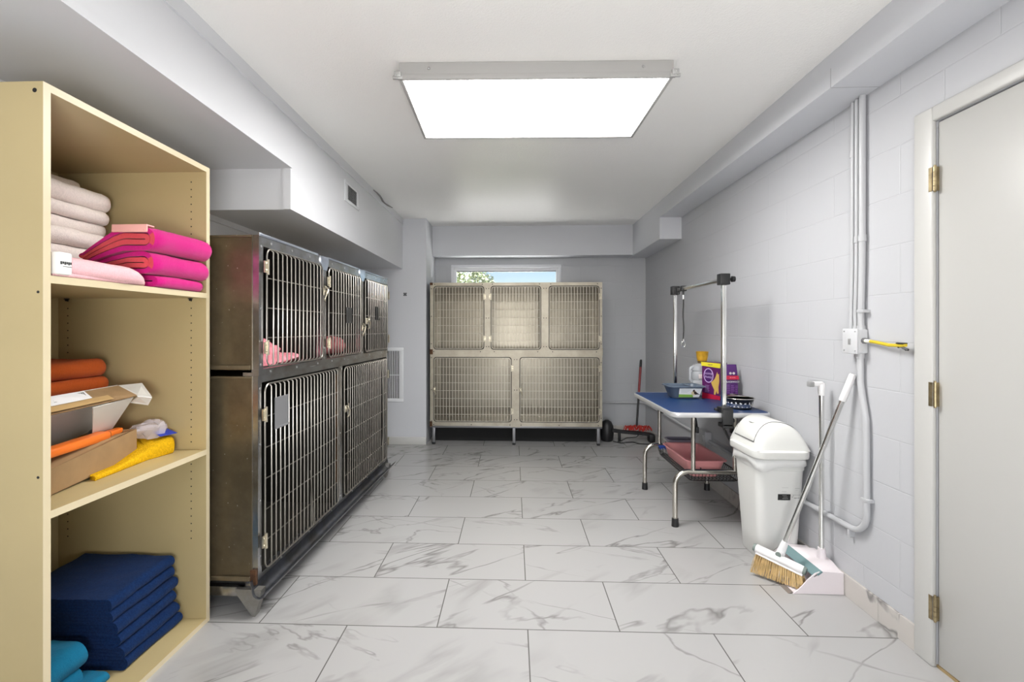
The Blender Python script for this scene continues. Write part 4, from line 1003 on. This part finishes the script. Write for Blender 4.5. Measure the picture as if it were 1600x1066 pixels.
def deco(nm, poly, mm, k=.0008, lab=None):
    q = MB(); kk = len(poly); q.add([sp(u, v, k) for u, v in poly]+[sp(u, v, k-.0007) for u, v in poly], [tuple(range(kk)), tuple(range(2*kk-1, kk-1, -1))]+[(i, kk+i, kk+(i+1) % kk, (i+1) % kk) for i in range(kk)])
    return S.part(nm, q, mm, label=lab)
deco('yellow_band', [(-.04, .90), (1.0, .86), (1.02, .985), (-.05, 1.005)], M_YELC, .0016, 'yellow band across the top')
deco('crimson_band', [(0, 0), (1, 0), (1, .10), (.5, .13), (0, .16)], M_REDC, lab='crimson band at the bottom')
ov = [(.36+.27*math.cos(t*PI/12), .64+.20*math.sin(t*PI/12)) for t in range(24)]
deco('logo_rim', ov, M_LILAC, .0010); deco('logo_oval', [(.36+(u-.36)*.84, .64+(v-.64)*.88) for u, v in ov], M_PURPS, .0016)
deco('cat_silhouette', [(.84, .76), (.87, .68), (.93, .71), (.94, .60), (.95, .50), (.90, .34), (.92, .18), (.84, .16), (.80, .24), (.74, .13), (.66, .14), (.68, .26), (.56, .38), (.50, .46), (.60, .50), (.70, .56), (.77, .64)], M_GOLDP, .0012, 'golden cat figure print')
yaw = math.atan2(dx.y, dx.x)
for s_, u, v, sz, mm in (('Scoop', .36, .70, .026, M_LILAC), ('Away', .36, .60, .026, M_LILAC), ('NEW', .46, .935, .016, M_PURP)):
    text('print', s_, sz, mm, sp(u, v, .0022), (PI/2, 0, yaw), S.o, S.b)
for k in range(6): deco('fine_print', [(.16, .37-.035*k), (.40-.03*(k % 2), .37-.035*k), (.40-.03*(k % 2), .352-.035*k), (.16, .352-.035*k)], mat('faded_lilac_print', (.22, .13, .28), .5) if k == 0 else bpy.data.materials['faded_lilac_print'], .0009)

S = Thing('food_bag', 'purple pet food bag with a red stripe leaning at the wall behind the bowls', 'bag', (1.50, 3.38, TZ))
M_BAG = mat('purple_bag', (.060, .010, .115), .4)
rings = []
for f, w, dth in ((0, .046, .030), (.04, .048, .034), (.5, .0485, .034), (.80, .048, .026), (.95, .0475, .010), (1, .047, .004)):
    rings.append([Vector((1.5015+w*math.copysign(abs(math.cos(2*PI*j/20))**.35, math.cos(2*PI*j/20)), 3.385+dth*math.copysign(abs(math.sin(2*PI*j/20))**.6, math.sin(2*PI*j/20))+.012*f, TZ+.0022+.256*f)) for j in range(20)])
S.part('bag_body', MB().loft(rings), M_BAG)
fy = 3.3475
S.part('red_stripe', MB().slab((1.458, fy, TZ+.158), (1.545, fy, TZ+.158), (1.543, fy+.004, TZ+.184), (1.462, fy+.004, TZ+.184), .001), M_REDC, label='red stripe')
text('print', 'BLACKWOOD', .0165, mat('white_print', (.8, .8, .82), .5), (1.5015, fy-.0012, TZ+.142), (PI/2, 0, 0), S.o, S.b, squash=.86)
text('print', 'PET FOOD', .008, mat('pink_print', (.75, .35, .40), .5), (1.5015, fy, TZ+.171), (PI/2, 0, 0), S.o, S.b)
c = MB()
for sx in (-.011, .011):
    c.cyl((1.5015+sx, fy+.0065, TZ+.200), (1.5015+sx, fy+.009, TZ+.200), .0085, n=12)
S.part('emblem', c, mat('cream_emblem', (.55, .50, .48), .5))
q = MB(); random.seed(5)
for col in range(3):
    for k in range(7):
        x = 1.462+col*.029; z = TZ+.122-.012*k-.003*col; q.box(x, x+random.uniform(.012, .024), fy-.0012, fy, z-.006, z)
S.part('feeding_print', q, mat('light_purple_print', (.16, .05, .24), .5))

M_RIM = mat('steel_bowl_inside', (.72, .70, .66), .18, 1.)
def bowl(x, y, r, h, label):
    B_ = Thing('pet_bowl', label, 'bowl', (x, y, TZ), 0, False, 'pet bowls on the blue table')
    z = TZ+.001
    o = MB().lathe([(r*.72, z), (r*.76, z+.003), (r*.93, z+h-.004), (r*.955, z+h)], (x, y), 40)
    bo = B_.part('outer_shell', o, mat('glossy_black', (.008, .008, .010), .3))
    B_.part('steel_liner', MB().lathe([(r*.955, z+h), (r, z+h+.002), (r*1.02, z+h+.0005), (r*1.0, z+h+.0045), (r*.93, z+h+.003), (r*.80, z+.012), (r*.6, z+.005), (0, z+.004)], (x, y), 40), M_RIM, label='steel inside and rolled rim')
    d = MB()
    for row, (f, off) in enumerate(((.27, 0), (.62, .5), )):
        rr = r*(.76+(.93-.76)*f)+.0008; zz = z+.003+(h-.007)*f
        for k in range(18):
            t = 2*PI*(k+off)/18; c_, s_ = math.cos(t), math.sin(t)
            def pt(a, b_): 
                tt = t+a/rr; return (x+(rr+b_*.17)*math.cos(tt), y+(rr+b_*.17)*math.sin(tt), zz+b_)
            w, L_ = .0035, .0075; q = (k*37 % 7)*.35
            cs, sn = math.cos(q), math.sin(q)
            d.add([pt(u*cs-v*sn, u*sn+v*cs) for u, v in ((-w, -L_*.6), (w, -L_*.6), (w*1.4, -L_), (w, L_*.7), (w*1.4, L_), (-w*1.4, L_), (-w, L_*.7), (-w*1.4, -L_))], [tuple(range(8))])
    B_.part('bone_pattern', d, mat('white_bone_print', (.72, .72, .74), .5), bo, 'white bone shapes')
bowl(1.437, 3.105, .088, .066, 'black pet bowl with white bone shapes nearest the table corner')
bowl(1.462, 3.283, .072, .056, 'steel rimmed black bowl behind the bone patterned one')

# things in the basket under the table
M_PINKP = mat('pink_plastic', (.72, .30, .30), .4)
single('plastic_tray', tray_mesh((1.262, 3.430), .255, .50, .2895, .115, .03, .05, rot=.02), M_PINKP, 'pink plastic tray in the wire basket under the table', 'tray', (1.262, 3.43, .2895))
single('plastic_tray', tray_mesh((1.275, 3.735), .19, .10, .2895, .135, .02, .03), mat('smoky_grey_plastic', (.17, .15, .19), .35), 'smoky grey plastic tub behind the pink tray under the table', 'tray', (1.275, 3.735, .2895))
T = Thing('cleaning_brush', 'small blue brush lying on the edge of the wire basket', 'brush', (1.175, 3.78, .34))
q = MB().rbox(1.135, 1.275, 3.792, 3.812, .341, .352, .004); T.part('brush_back', q, mat('blue_plastic', (.012, .06, .38), .4))
q = MB(); random.seed(2)
for i in range(90):
    x = random.uniform(1.140, 1.270); y = random.uniform(3.795, 3.809); q.tube([(x, y, .341), (x+random.uniform(-.004, .004), y+random.uniform(-.003, .003), .323)], .0012, 4)
T.part('bristles', q, mat('blue_bristle', (.02, .08, .42), .6))
# ------------------------------------------------------------------ swing-lid waste bin
M_BIN = mat('white_bin_plastic', (.70, .70, .675), .35); M_BINLID = mat('white_lid_plastic', (.72, .72, .69), .32)
B_ = Thing('waste_bin', 'white swing-lid waste bin between the grooming table and the dustpan', 'waste bin', (1.45, 2.78, 0))
def rr4(x0, x1, y0, y1, r, z, n=6): return [Vector((p.x, p.y, z)) for p in fillet([(x0, y0, 0), (x1, y0, 0), (x1, y1, 0), (x0, y1, 0)], r, n, True)]
bx = lambda f: (1.338-.042*f, 1.546+.012*f, 2.652-.052*f, 2.885+.012*f)
m = MB(); rg = [rr4(1.345, 1.540, 2.66, 2.878, .03, 0), rr4(*bx(0), .045, .012)]
for f in (.25, .5, .75, .86): rg.append(rr4(*bx(f), .045, .012+f*.578))
rg += [rr4(*[a+b for a, b in zip(bx(.875), (-.004, .004, -.004, .004))], .048, .012+.865*.578), rr4(*[a+b for a, b in zip(bx(1), (-.004, .004, -.004, .004))], .048, .588)]
m.loft(rg)
B_.part('bin_body', m, M_BIN)
lx0, lx1, ly0, ly1 = 1.272, 1.574, 2.570, 2.918
m = MB().loft([rr4(lx0+.016, lx1-.008, ly0+.016, ly1-.016, .05, .574), rr4(lx0+.004, lx1-.002, ly0+.004, ly1-.004, .055, .580), rr4(lx0, lx1, ly0, ly1, .06, .588), rr4(lx0, lx1, ly0, ly1, .06, .616), rr4(lx0+.008, lx1-.004, ly0+.010, ly1-.010, .055, .624)])
lid_o = B_.part('lid_rim', m, M_BINLID)
# dome: arch across x with tapering ends along y
def arch(x): 
    u = (x-(lx0+.012))/((lx1-.008)-(lx0+.012)); return .145*max(0., 1-abs(2*u-.80)**2.3/ (1.2**2.3 if u > .4 else .8**2.3))**.62
def dome(yf, sc, dz=0, ins=0.):
    pts = []
    for i in range(25):
        x = lx0+.012+ins+(lx1-.008-lx0-.012-2*ins)*i/24; pts.append(Vector((x, yf, .620+arch(x)*sc+dz)))
    return pts
ys_ = [ly0+.012, ly0+.020, ly0+.038, ly0+.056, ly1-.070, ly1-.045, ly1-.022, ly1-.012]; sc_ = [.02, .45, .86, 1., 1., .86, .45, .02]
vs = []; fs = []
for y, s_ in zip(ys_, sc_): vs += dome(y, s_)
for a in range(7):
    for i in range(24): fs.append((a*25+i, a*25+i+1, (a+1)*25+i+1, (a+1)*25+i))
B_.part('lid_dome', MB().add(vs, fs), M_BINLID, lid_o, ang=60)
# swing flap, standing slightly proud of the dome
def flap_pts(dz): 
    out = []
    for y in (ly0+.060, ly0+.068, ly1-.08, ly1-.072):
        for i in range(21):
            x = lx0+.019+(lx1-.075-lx0-.019)*i/20; out.append(Vector((x-.002*dz*100*(1-i/10), y, .620+arch(x)+dz*(1 if y not in (ly0+.060, ly1-.072) else .25))))
    return out
vs = flap_pts(.005); fs = []
for a in range(3):
    for i in range(20): fs.append((a*21+i, a*21+i+1, (a+1)*21+i+1, (a+1)*21+i))
n0 = len(vs); vs2 = flap_pts(-.002); 
fs += [tuple(n0+q for q in f[::-1]) for f in fs]
ed = [i for i in range(21)]+[21*k+20 for k in (1, 2, 3)]+[63+i for i in range(19, -1, -1)]+[42, 21]
for p, q in zip(ed, ed[1:]+ed[:1]): fs.append((p, n0+p, n0+q, q))
B_.part('swing_flap', MB().add(vs+vs2, fs), M_BINLID, lid_o, 'swing flap of the lid', ang=50)
gp = MB(); 
for y in (ly0+.0595, ly1-.0715): gp.tube([(lx0+.018+(lx1-.075-lx0-.019)*i/16, y, .6215+arch(lx0+.018+(lx1-.075-lx0-.019)*i/16)) for i in range(17)], .0016, 5)
gp.tube([(lx0+.018, ly0+.0595, .6215+arch(lx0+.018)), (lx0+.018, ly1-.0715, .6215+arch(lx0+.018))], .0026, 5)
B_.part('flap_gap', gp, mat('gap_grey', (.10, .10, .10), .8), lid_o)
th_ = MB().sphere((1.345, 2.74, .620+arch(1.345)-.001), 1, 16, sc=(.022, .034, .010)); B_.part('push_pad', th_, M_BINLID, lid_o)
# liner bag showing under the rim
M_LINER = bpy.data.materials.new('thin_white_liner'); M_LINER.use_nodes = True; nt = M_LINER.node_tree; _pp = nt.nodes['Principled BSDF']; _pp.inputs['Base Color'].default_value = (.84, .84, .83, 1); _pp.inputs['Roughness'].default_value = .3; _pp.inputs['Alpha'].default_value = .75
ln = MB(); per = rr4(lx0+.014, lx1-.008, ly0+.018, ly1-.018, .06, 0, 8); k = len(per); per = [per[i].lerp(per[(i+1) % k], q/4) for i in range(k) for q in range(4)]; k = len(per)
cen_ = Vector((1.43, 2.77, 0)); t0 = []; t1 = []
for i, p in enumerate(per):
    a = math.atan2(p.y-cen_.y, p.x-cen_.x); drop = .022+.020*abs(math.sin(a*1.5+.4))**1.5+.045*max(0, math.cos((a+2.15)*2.2))**4*(1 if abs(a+2.15) < .7 else 0)+.045*max(0, 1-abs(a-2.5)/.22)+.040*max(0, 1-abs(a+.55)/.22)
    f_ = .005+.10*max(0, drop-.04)*(1 if abs(a+2.15) > .6 else .05); dr = (p-cen_).normalized()
    q = p.copy(); q.x = min(q.x, XR-.012); e = p+dr*f_; e.x = min(e.x, XR-.004)
    t0.append(Vector((q.x, q.y, .580))); t1.append(Vector((e.x, e.y, .578-drop)))
ln.loft([t0, [a_.lerp(b_, .5)+Vector((0, 0, .002)) for a_, b_ in zip(t0, t1)], t1], False, False)
lo = B_.part('bin_liner', ln, M_LINER, label='thin white liner bag edge', ang=60)
so = lo.modifiers.new('thin', 'SOLIDIFY'); so.thickness = .0006
# label on the front
fy = lambda z: 2.652-.052*(z-.012)/.578-.0012
st = MB(); st.slab((1.412, fy(.351), .351), (1.478, fy(.351), .351), (1.478, fy(.384), .384), (1.412, fy(.384), .384), .0006)
B_.part('black_label', st, mat('black_label', (.012, .012, .012), .4), label='small black label')
q = MB(); mk = mat('label_print_grey', (.28, .28, .27), .6)
for (x0, x1, z, h) in ((1.435, 1.458, .376, .0025), (1.440, 1.462, .3675, .0025), (1.436, 1.466, .3585, .003)): q.slab((x0, fy(z)-.0007, z), (x1, fy(z)-.0007, z), (x1, fy(z+h)-.0007, z+h), (x0, fy(z+h)-.0007, z+h), .0003)
for (x0, x1, z, h) in ((1.488, 1.535, .379, .0016), (1.497, 1.512, .361, .004), (1.515, 1.533, .361, .0035), (1.531, 1.535, .366, .006), (1.4855, 1.490, .3665, .0045), (1.492, 1.4935, .371, .008), (1.534, 1.5355, .367, .012)):
    q.slab((x0, fy(z)+.0004, z), (x1, fy(z)+.0004, z), (x1, fy(z+h)+.0004, z+h), (x0, fy(z+h)+.0004, z+h), .0003)
q2 = MB()
for (x0, x1, z, h) in ((1.432, 1.456, .396, .004), (1.432, 1.465, .418, .003), (1.500, 1.524, .414, .005), (1.502, 1.516, .405, .002)): q2.slab((x0, fy(z)+.0004, z), (x1, fy(z)+.0004, z), (x1, fy(z+h)+.0004, z+h), (x0, fy(z+h)+.0004, z+h), .0003)
B_.part('label_print', q, mk); B_.part('moulded_marks', q2, mat('faint_grey_print', (.55, .55, .53), .6))

# ------------------------------------------------------------------ broom and dustpan
M_PANP = mat('pale_pinkish_plastic', (.80, .735, .755), .35); M_TEALG = mat('grey_teal_rubber', (.16, .26, .27), .5); M_BWHITE = mat('broom_white', (.84, .83, .83), .35)
D_ = Thing('dustpan', 'white upright dustpan on the floor against the right wall', 'dustpan', (1.45, 2.49, 0))
y0, y1 = 2.345, 2.642
m = MB()
m.prism([(1.322, .001), (1.545, .001), (1.545, .006), (1.335, .006)], 'y', y0+.006, y1-.006)          # floor plate
side = [(1.335, .001), (1.572, .001), (1.572, .103), (1.468, .110), (1.440, .100), (1.405, .070), (1.375, .035), (1.350, .012)]
m.prism(side, 'y', y0, y0+.005).prism(side, 'y', y1-.005, y1)
m.prism([(1.468, .110), (1.572, .103), (1.572, .001), (1.566, .001), (1.566, .097), (1.468, .104)], 'y', y0+.005, y1-.005)  # hood and back
m.loft([[Vector((1.468, y0+.03, .1095)), Vector((1.572, y0+.03, .1025)), Vector((1.572, y1-.03, .1025)), Vector((1.468, y1-.03, .1095))],
        [Vector((1.495, y0+.08, .127)), Vector((1.568, y0+.08, .125)), Vector((1.568, y1-.08, .125)), Vector((1.495, y1-.08, .127))]], False)
D_.part('pan_body', m, M_PANP)
D_.part('rubber_lip', MB().prism([(1.314, .0005), (1.330, .0005), (1.338, .0075), (1.334, .008)], 'y', y0+.002, y1-.002), mat('brown_grey_rubber', (.20, .17, .15), .6), label='dark rubber lip')
D_.part('comb', MB().slab((1.446, y0-.004, .096), (1.468, y0-.004, .113), (1.468, y1-.02, .113), (1.446, y1-.02, .096), .007).slab((1.432, y0+.0, .085), (1.447, y0+.0, .097), (1.447, y1-.03, .097), (1.432, y1-.03, .085), .004), M_TEALG, label='grey teal comb along the hood')
px_, py_ = 1.535, 2.452
D_.part('socket', MB().lathe([(.022, .120), (.020, .150), (.016, .172), (.0165, .176)], (px_, py_), 18), M_PANP)
D_.part('pole', MB().cyl((px_, py_, .17), (px_, py_, .945), .0115, n=16).cyl((px_, py_, .620), (px_, py_, .628), .0125, n=16), M_CHROME, label='chrome pole')
h = MB().lathe([(.0135, .935), (.0145, .94), (.015, .985), (.013, .992)], (px_, py_), 16)
h.rbox(px_-.012, px_+.012, py_-.010, py_+.010, .982, .998, .004).rbox(px_-.058, px_+.008, py_-.010, py_+.012, .982, 1.004, .006)
ho = D_.part('grip', h, M_BWHITE)
D_.part('grip_end', MB().rbox(px_-.066, px_-.040, py_-.013, py_+.013, .978, 1.004, .004), mat('mid_grey_plastic', (.28, .28, .28), .5), ho, 'grey hook end')

BR = Thing('broom', 'broom with tan bristles resting in the dustpan and leaning on the wall', 'broom', (1.33, 2.45, .01))
ha, hb = Vector((1.255, 2.540, .132)), Vector((1.412, 2.385, .092)); ax_ = (hb-ha).normalized()
m = MB().tube([ha, ha+ax_*.006, hb-ax_*.02, hb], [.017, .021, .021, .019], 16)
m.slab(ha+ax_*.008+Vector((-.010, -.010, -.012)), hb-ax_*.004+Vector((-.010, -.010, -.012)), hb-ax_*.004+Vector((.014, .014, -.024)), ha+ax_*.008+Vector((.014, .014, -.024)), .012)
BR.part('head_bar', m, M_BWHITE)
for p, q in ((ha, -1), (hb, 1)): BR.part('end_cap', MB().tube([p+ax_*q*-.004, p+ax_*q*.008], [.0215, .018], 16), mat('grey_green_cap', (.20, .24, .22), .5), label='grey end cap')
random.seed(11); br = MB(); L_ = (hb-ha).length
for i in range(22):
    f = (i+.5)/22
    for row in (-1, 1):
        c0 = ha+ax_*(L_*(.03+.94*f))+Vector((.006*row, .006*row, -.020)); 
        e0 = c0+ax_*((f-.5)*.035)+Vector((-.012+.010*row, -.012+.010*row, 0)); e0.z = .012+.012*(1-f)*.4
        for s_ in range(10):
            o_ = Vector((random.uniform(-.004, .004), random.uniform(-.004, .004), random.uniform(-.004, .004))); o2 = Vector((random.uniform(-.0045, .0045), random.uniform(-.0045, .0045), random.uniform(-.004, .004)))
            e_ = e0+o2; e_.z = max(.009, e_.z); br.tube([c0+o_*.5, (c0+e_)*.5+o_, e_], [.0014, .0014, .0010], 4)
BR.part('bristles', br, mat('tan_bristle', (.58, .41, .19), .7, var=.12, vscale=40), label='tan bristles')
hm = (ha+hb)*.5+Vector((.012, .012, .018)); top = Vector((1.568, 2.278, 1.058)); dr = (top-hm).normalized()
BR.part('swivel_joint', MB().tube([hm-dr*.012, hm+dr*.05, hm+dr*.075], [.020, .0175, .014], 14).cyl(hm+Vector((-.020, -.020, .006)), hm+Vector((.016, .016, .006)), .017, n=16), M_BWHITE)
BR.part('joint_cap', MB().cyl(hm+Vector((-.022, -.022, .006)), hm+Vector((-.018, -.018, .006)), .013, n=16), bpy.data.materials['grey_green_cap'], label='grey joint button')
Lh = (top-hm).length
BR.part('handle', MB().cyl(hm+dr*.07, hm+dr*(Lh-.12), .0115, n=16).cyl(hm+dr*(Lh*.33), hm+dr*(Lh*.33+.008), .0125, n=16).cyl(hm+dr*(Lh*.62), hm+dr*(Lh*.62+.008), .0125, n=16), M_CHROME, label='chrome handle')
gr = BR.part('grip', MB().tube([hm+dr*(Lh-.135), hm+dr*(Lh-.13), hm+dr*(Lh-.005), hm+dr*Lh], [.013, .0155, .0145, .011], 14), M_BWHITE)

# ------------------------------------------------------------------ conduits, junction box and cable on the right wall
M_COND = mat('painted_conduit', (.47, .475, .49), .38); M_BOX = mat('painted_box', (.55, .555, .57), .38, bump=.1, bscale=60)
BY0, BY1, BZ0, BZ1 = 2.205, 2.300, 1.156, 1.266
J = Thing('junction_box', 'painted square junction box with conduits on the right wall beside the door', 'electrical box', (XR, 2.25, BZ0))
J.part('box_body', MB().rbox(1.541, XR, BY0, BY1, BZ0, BZ1, .007, 3), M_BOX)
cv = MB().rbox(1.535, 1.542, BY0-.001, BY1+.001, BZ0-.002, BZ1+.002, .003); J.part('cover', cv, M_BOX)
q = MB()
for (yy, zz) in ((BY0+.012, BZ1-.010), (BY1-.012, BZ1-.010), (BY0+.012, BZ0+.012), (BY1-.012, BZ0+.012)): q.sphere((1.5345, yy, zz), .004, 8)
q.rbox(1.533, 1.536, 2.245, 2.262, 1.195, 1.222, .001)
J.part('screw', q, mat('dull_screw', (.45, .45, .46), .4, .5))
q = MB().cyl((1.565, BY0+.004, 1.214), (1.565, BY0-.010, 1.214), .013, n=14); J.part('cable_gland', q, mat('grey_gland', (.20, .20, .21), .4, .6))
for (yy, r, ztop, lab, xs_) in ((2.292, .0095, 2.31, 'farthest of three thin conduits rising from the junction box', .0), (2.262, .0105, 2.31, 'middle conduit of the three rising from the junction box', .0), (2.226, .0135, 2.312, 'thickest conduit, nearest the door, above the junction box', .0)):
    m = MB(); x = XR-r-.0035
    m.tube([(x, yy, BZ1+.0), (x, yy+.002, BZ1+.06), (x, yy-.006, BZ1+.30), (x, yy-.008, ztop+.004)], r, 12)
    zj = ztop-.25 if r < .01 else 1.66; m.cyl((x, yy-.007, zj), (x, yy-.007, zj+.03), r+.003, n=12)
    m.cyl((x, yy, BZ1), (x, yy, BZ1+.016), r+.003, n=12)
    m.rbox(x-r-.0015, XR, yy-.007-r-.012, yy-.007+r+.002, zj-.32, zj-.306, .001) if r > .012 else None
    single('conduit', m, M_COND, lab, 'conduit', (x, yy, BZ1), None)
x = XR-.0165
m = MB().tube(fillet([(x, 2.232, BZ0), (x, 2.230, 1.02), (x, 2.196, .86), (x, 2.190, .345), (x, 2.70, .335), (x, 3.42, .355), (x, 3.90, .365)], [.1, .1, .1, .10, .3, .3, .1], 10), .0135, 12)
m.cyl((x, 2.232, BZ0), (x, 2.232, BZ0-.022), .017, n=12).rbox(x-.016, XR, 2.168, 2.210, .50, .514, .001).rbox(x-.010, XR, 2.29, 2.304, .30, .335, .001)
single('conduit', m, M_COND, 'conduit curving down from the junction box and along the wall behind the bin', 'conduit', (x, 2.2, .34))
m = MB().tube(fillet([(x, 4.02, .365), (x, 4.9, .375), (x, YB-.0165, .378), (.3, YB-.0165, .380)], [0, .3, .06, 0], 8), .0125, 12)
single('conduit', m, M_COND, 'conduit running low round the far right corner behind the table', 'conduit', (x, 5, .37))
O = Thing('outlet_box', 'small grey painted outlet box low on the wall under the table', 'electrical box', (XR, 3.96, .33))
O.part('box_body', MB().rbox(1.535, XR, 3.90, 4.02, .325, .435, .005), mat('dull_grey_box', (.40, .40, .41), .45)); O.part('cover', MB().rbox(1.530, 1.536, 3.895, 4.025, .32, .44, .002).rbox(1.524, 1.531, 3.93, 3.99, .35, .41, .003), bpy.data.materials['dull_grey_box'])
m = MB(); cp = fillet([(1.565, 2.195, 1.214), (1.560, 2.13, 1.210), (1.556, 2.05, 1.200), (1.552, 1.985, 1.200), (1.550, 1.958, 1.203)], .08, 5)
Cb = Thing('cable_stub', 'short yellow cable stub with black taped end sticking out of the junction box', 'cable', (1.56, 2.19, 1.214))
Cb.part('sheath', m.tube(cp, .0072, 10), mat('yellow_sheath', (.60, .45, .02), .45))
Cb.part('white_sleeve', MB().tube([(1.565, 2.196, 1.214), (1.562, 2.160, 1.212)], .0082, 10), mat('white_sleeve', (.75, .74, .66), .5), label='pale sleeve at the box')
q = MB().rbox(1.541, 1.560, 1.958, 1.998, 1.206, 1.2125, .003).tube([(1.551, 1.996, 1.193), (1.553, 1.985, 1.197), (1.550, 1.968, 1.191), (1.556, 1.952, 1.184)], .0045, 6).tube([(1.551, 1.972, 1.192), (1.553, 1.960, 1.181)], .002, 5)
Cb.part('tape', q, M_BLACK, label='black tape')

# ------------------------------------------------------------------ far corner: string mop and floor cleaner
M_REDH = mat('dark_red_handle', (.22, .012, .016), .35); M_STRING = mat('red_mop_yarn', (.42, .03, .022), .9)
Mp = Thing('string_mop', 'string mop with red yarn and black-red handle leaning in the far corner', 'mop', (1.39, 5.48, .1))
a, b_ = Vector((1.388, 5.46, .155)), Vector((1.478, 5.62, .895)); d_ = (b_-a).normalized(); L_ = (b_-a).length
Mp.part('handle', MB().cyl(a, a+d_*(L_*.52), .012, n=12), M_BLACK)
Mp.part('upper_handle', MB().cyl(a+d_*(L_*.52), a+d_*(L_*.90), .0135, n=12), M_REDH, label='dark red upper handle')
Mp.part('grip', MB().tube([a+d_*(L_*.90), a+d_*L_], [.0145, .0135], 12).sphere(b_, .0135, 10), M_BLACK)
Mp.part('head_clip', MB().rbox(1.28, 1.50, 5.445, 5.475, .138, .160, .006), mat('pink_mop_base', (.60, .42, .40), .7))
random.seed(21); y_ = MB()
for i in range(60):
    x = 1.27+.245*random.random(); yy = 5.46+random.uniform(-.02, .02); s_ = random.uniform(-.02, .02)
    y_.tube([(x, yy, .150), (x+s_, yy-.02-random.random()*.015, .165+random.random()*.02), (x+s_*2, yy-.035, .145), (x+s_*2.4, yy-.042, .118+random.random()*.02)], [.005, .005, .0045, .004], 5)
Mp.part('yarn', y_, M_STRING)
V_ = Thing('floor_cleaner', 'black floor cleaner lying between the far cages and the corner', 'floor cleaner', (1.15, 5.45, 0))
m = MB()
rg = []
for f, w, d2 in ((0, .055, .060), (.02, .070, .075), (.10, .078, .080), (.17, .072, .072), (.215, .050, .050), (.235, .018, .018)): rg.append([Vector((1.055+w*math.cos(2*PI*j/20), 5.46+d2*math.sin(2*PI*j/20), .001+f)) for j in range(20)])
m.loft(rg); V_.part('motor_housing', m, M_BLACK)
m = MB().loft([[Vector((x, 5.40+yy, .118+.0-.02*f+zz)) for yy, zz in ((-.022, -.018), (.03, -.018), (.03, .014), (.0, .022), (-.022, .014))] for x, f in ((1.10, -.7), (1.20, 0), (1.40, .8), (1.53, 1.6), (1.565, 2.4))]); V_.part('neck', m, M_BLACK)
m = MB().rbox(1.50, 1.570, 5.36, 5.46, .001, .095, .02, 3).rbox(1.17, 1.20, 5.40, 5.43, .001, .12, .006); V_.part('floor_head', m, M_BLACK)
m = MB().tube(fillet([(1.11, 5.38, .012), (1.20, 5.31, .008), (1.24, 5.36, .008), (1.34, 5.37, .008), (1.36, 5.30, .008), (1.48, 5.28, .008), (1.545, 5.33, .008), (1.54, 5.40, .05)], .03, 5), .0055, 7).tube(fillet([(1.16, 5.38, .008), (1.19, 5.335, .03), (1.25, 5.35, .06), (1.36, 5.36, .066), (1.40, 5.38, .10)], .03, 5), .005, 7)
single('power_cord', m, M_BLACK, 'black power cord curled on the floor in the far corner', 'cord', (1.3, 5.33, .003))

# ------------------------------------------------------------------ daylight, added fill lamps, camera, view
ar = bpy.data.lights.new('front_fill', 'AREA'); ar.shape = 'RECTANGLE'; ar.size = 2.6; ar.size_y = 1.4; ar.energy = 6; ar.color = (1., .99, .97)  # added fill lamp just outside the added window
ao = bpy.data.objects.new('front_fill', ar); COL.objects.link(ao); ao.location = (-.1, YF-.16, 1.425); ao.rotation_euler = (math.radians(122), 0, 0)
fl_ = bpy.data.lights.new('ceiling_fill', 'AREA'); fl_.shape = 'DISK'; fl_.size = .9; fl_.energy = 42  # unseen lamp added behind the camera to brighten the ceiling
fo_ = bpy.data.objects.new('ceiling_fill', fl_); COL.objects.link(fo_); fo_.location = (.1, -.7, .95); fo_.rotation_euler = (math.radians(130), 0, 0)
wd = bpy.data.worlds.new('World'); scene.world = wd; wd.use_nodes = True; nt = wd.node_tree
bg = nt.nodes['Background']; sk = nt.nodes.new('ShaderNodeTexSky'); sk.sky_type = 'NISHITA'; sk.sun_disc = False; sk.sun_elevation = math.radians(42); sk.sun_rotation = math.radians(200)
nt.links.new(sk.outputs[0], bg.inputs[0]); bg.inputs[1].default_value = .10
sun = bpy.data.lights.new('sun', 'SUN'); sun.energy = 46.0; sun.angle = .01; so = bpy.data.objects.new('sun', sun); COL.objects.link(so); so.rotation_euler = (math.radians(50), 0, math.radians(-78))

cam = bpy.data.cameras.new('camera'); co = bpy.data.objects.new('camera', cam); COL.objects.link(co)
co.location = (0, 0, 1.27); co.rotation_euler = (PI/2, 0, math.atan(28.4/750))
cam.sensor_fit = 'HORIZONTAL'; cam.sensor_width = 36; cam.lens = 750/1600*36; cam.shift_x = 26.4/1600; cam.shift_y = -20/1600; cam.clip_start = .02
scene.camera = co
vs_ = scene.view_settings; vs_.view_transform = 'Standard'; vs_.look = 'None'; vs_.gamma = 1; vs_.use_curve_mapping = False; vs_.exposure = 0.54
scene.display_settings.display_device = 'sRGB'
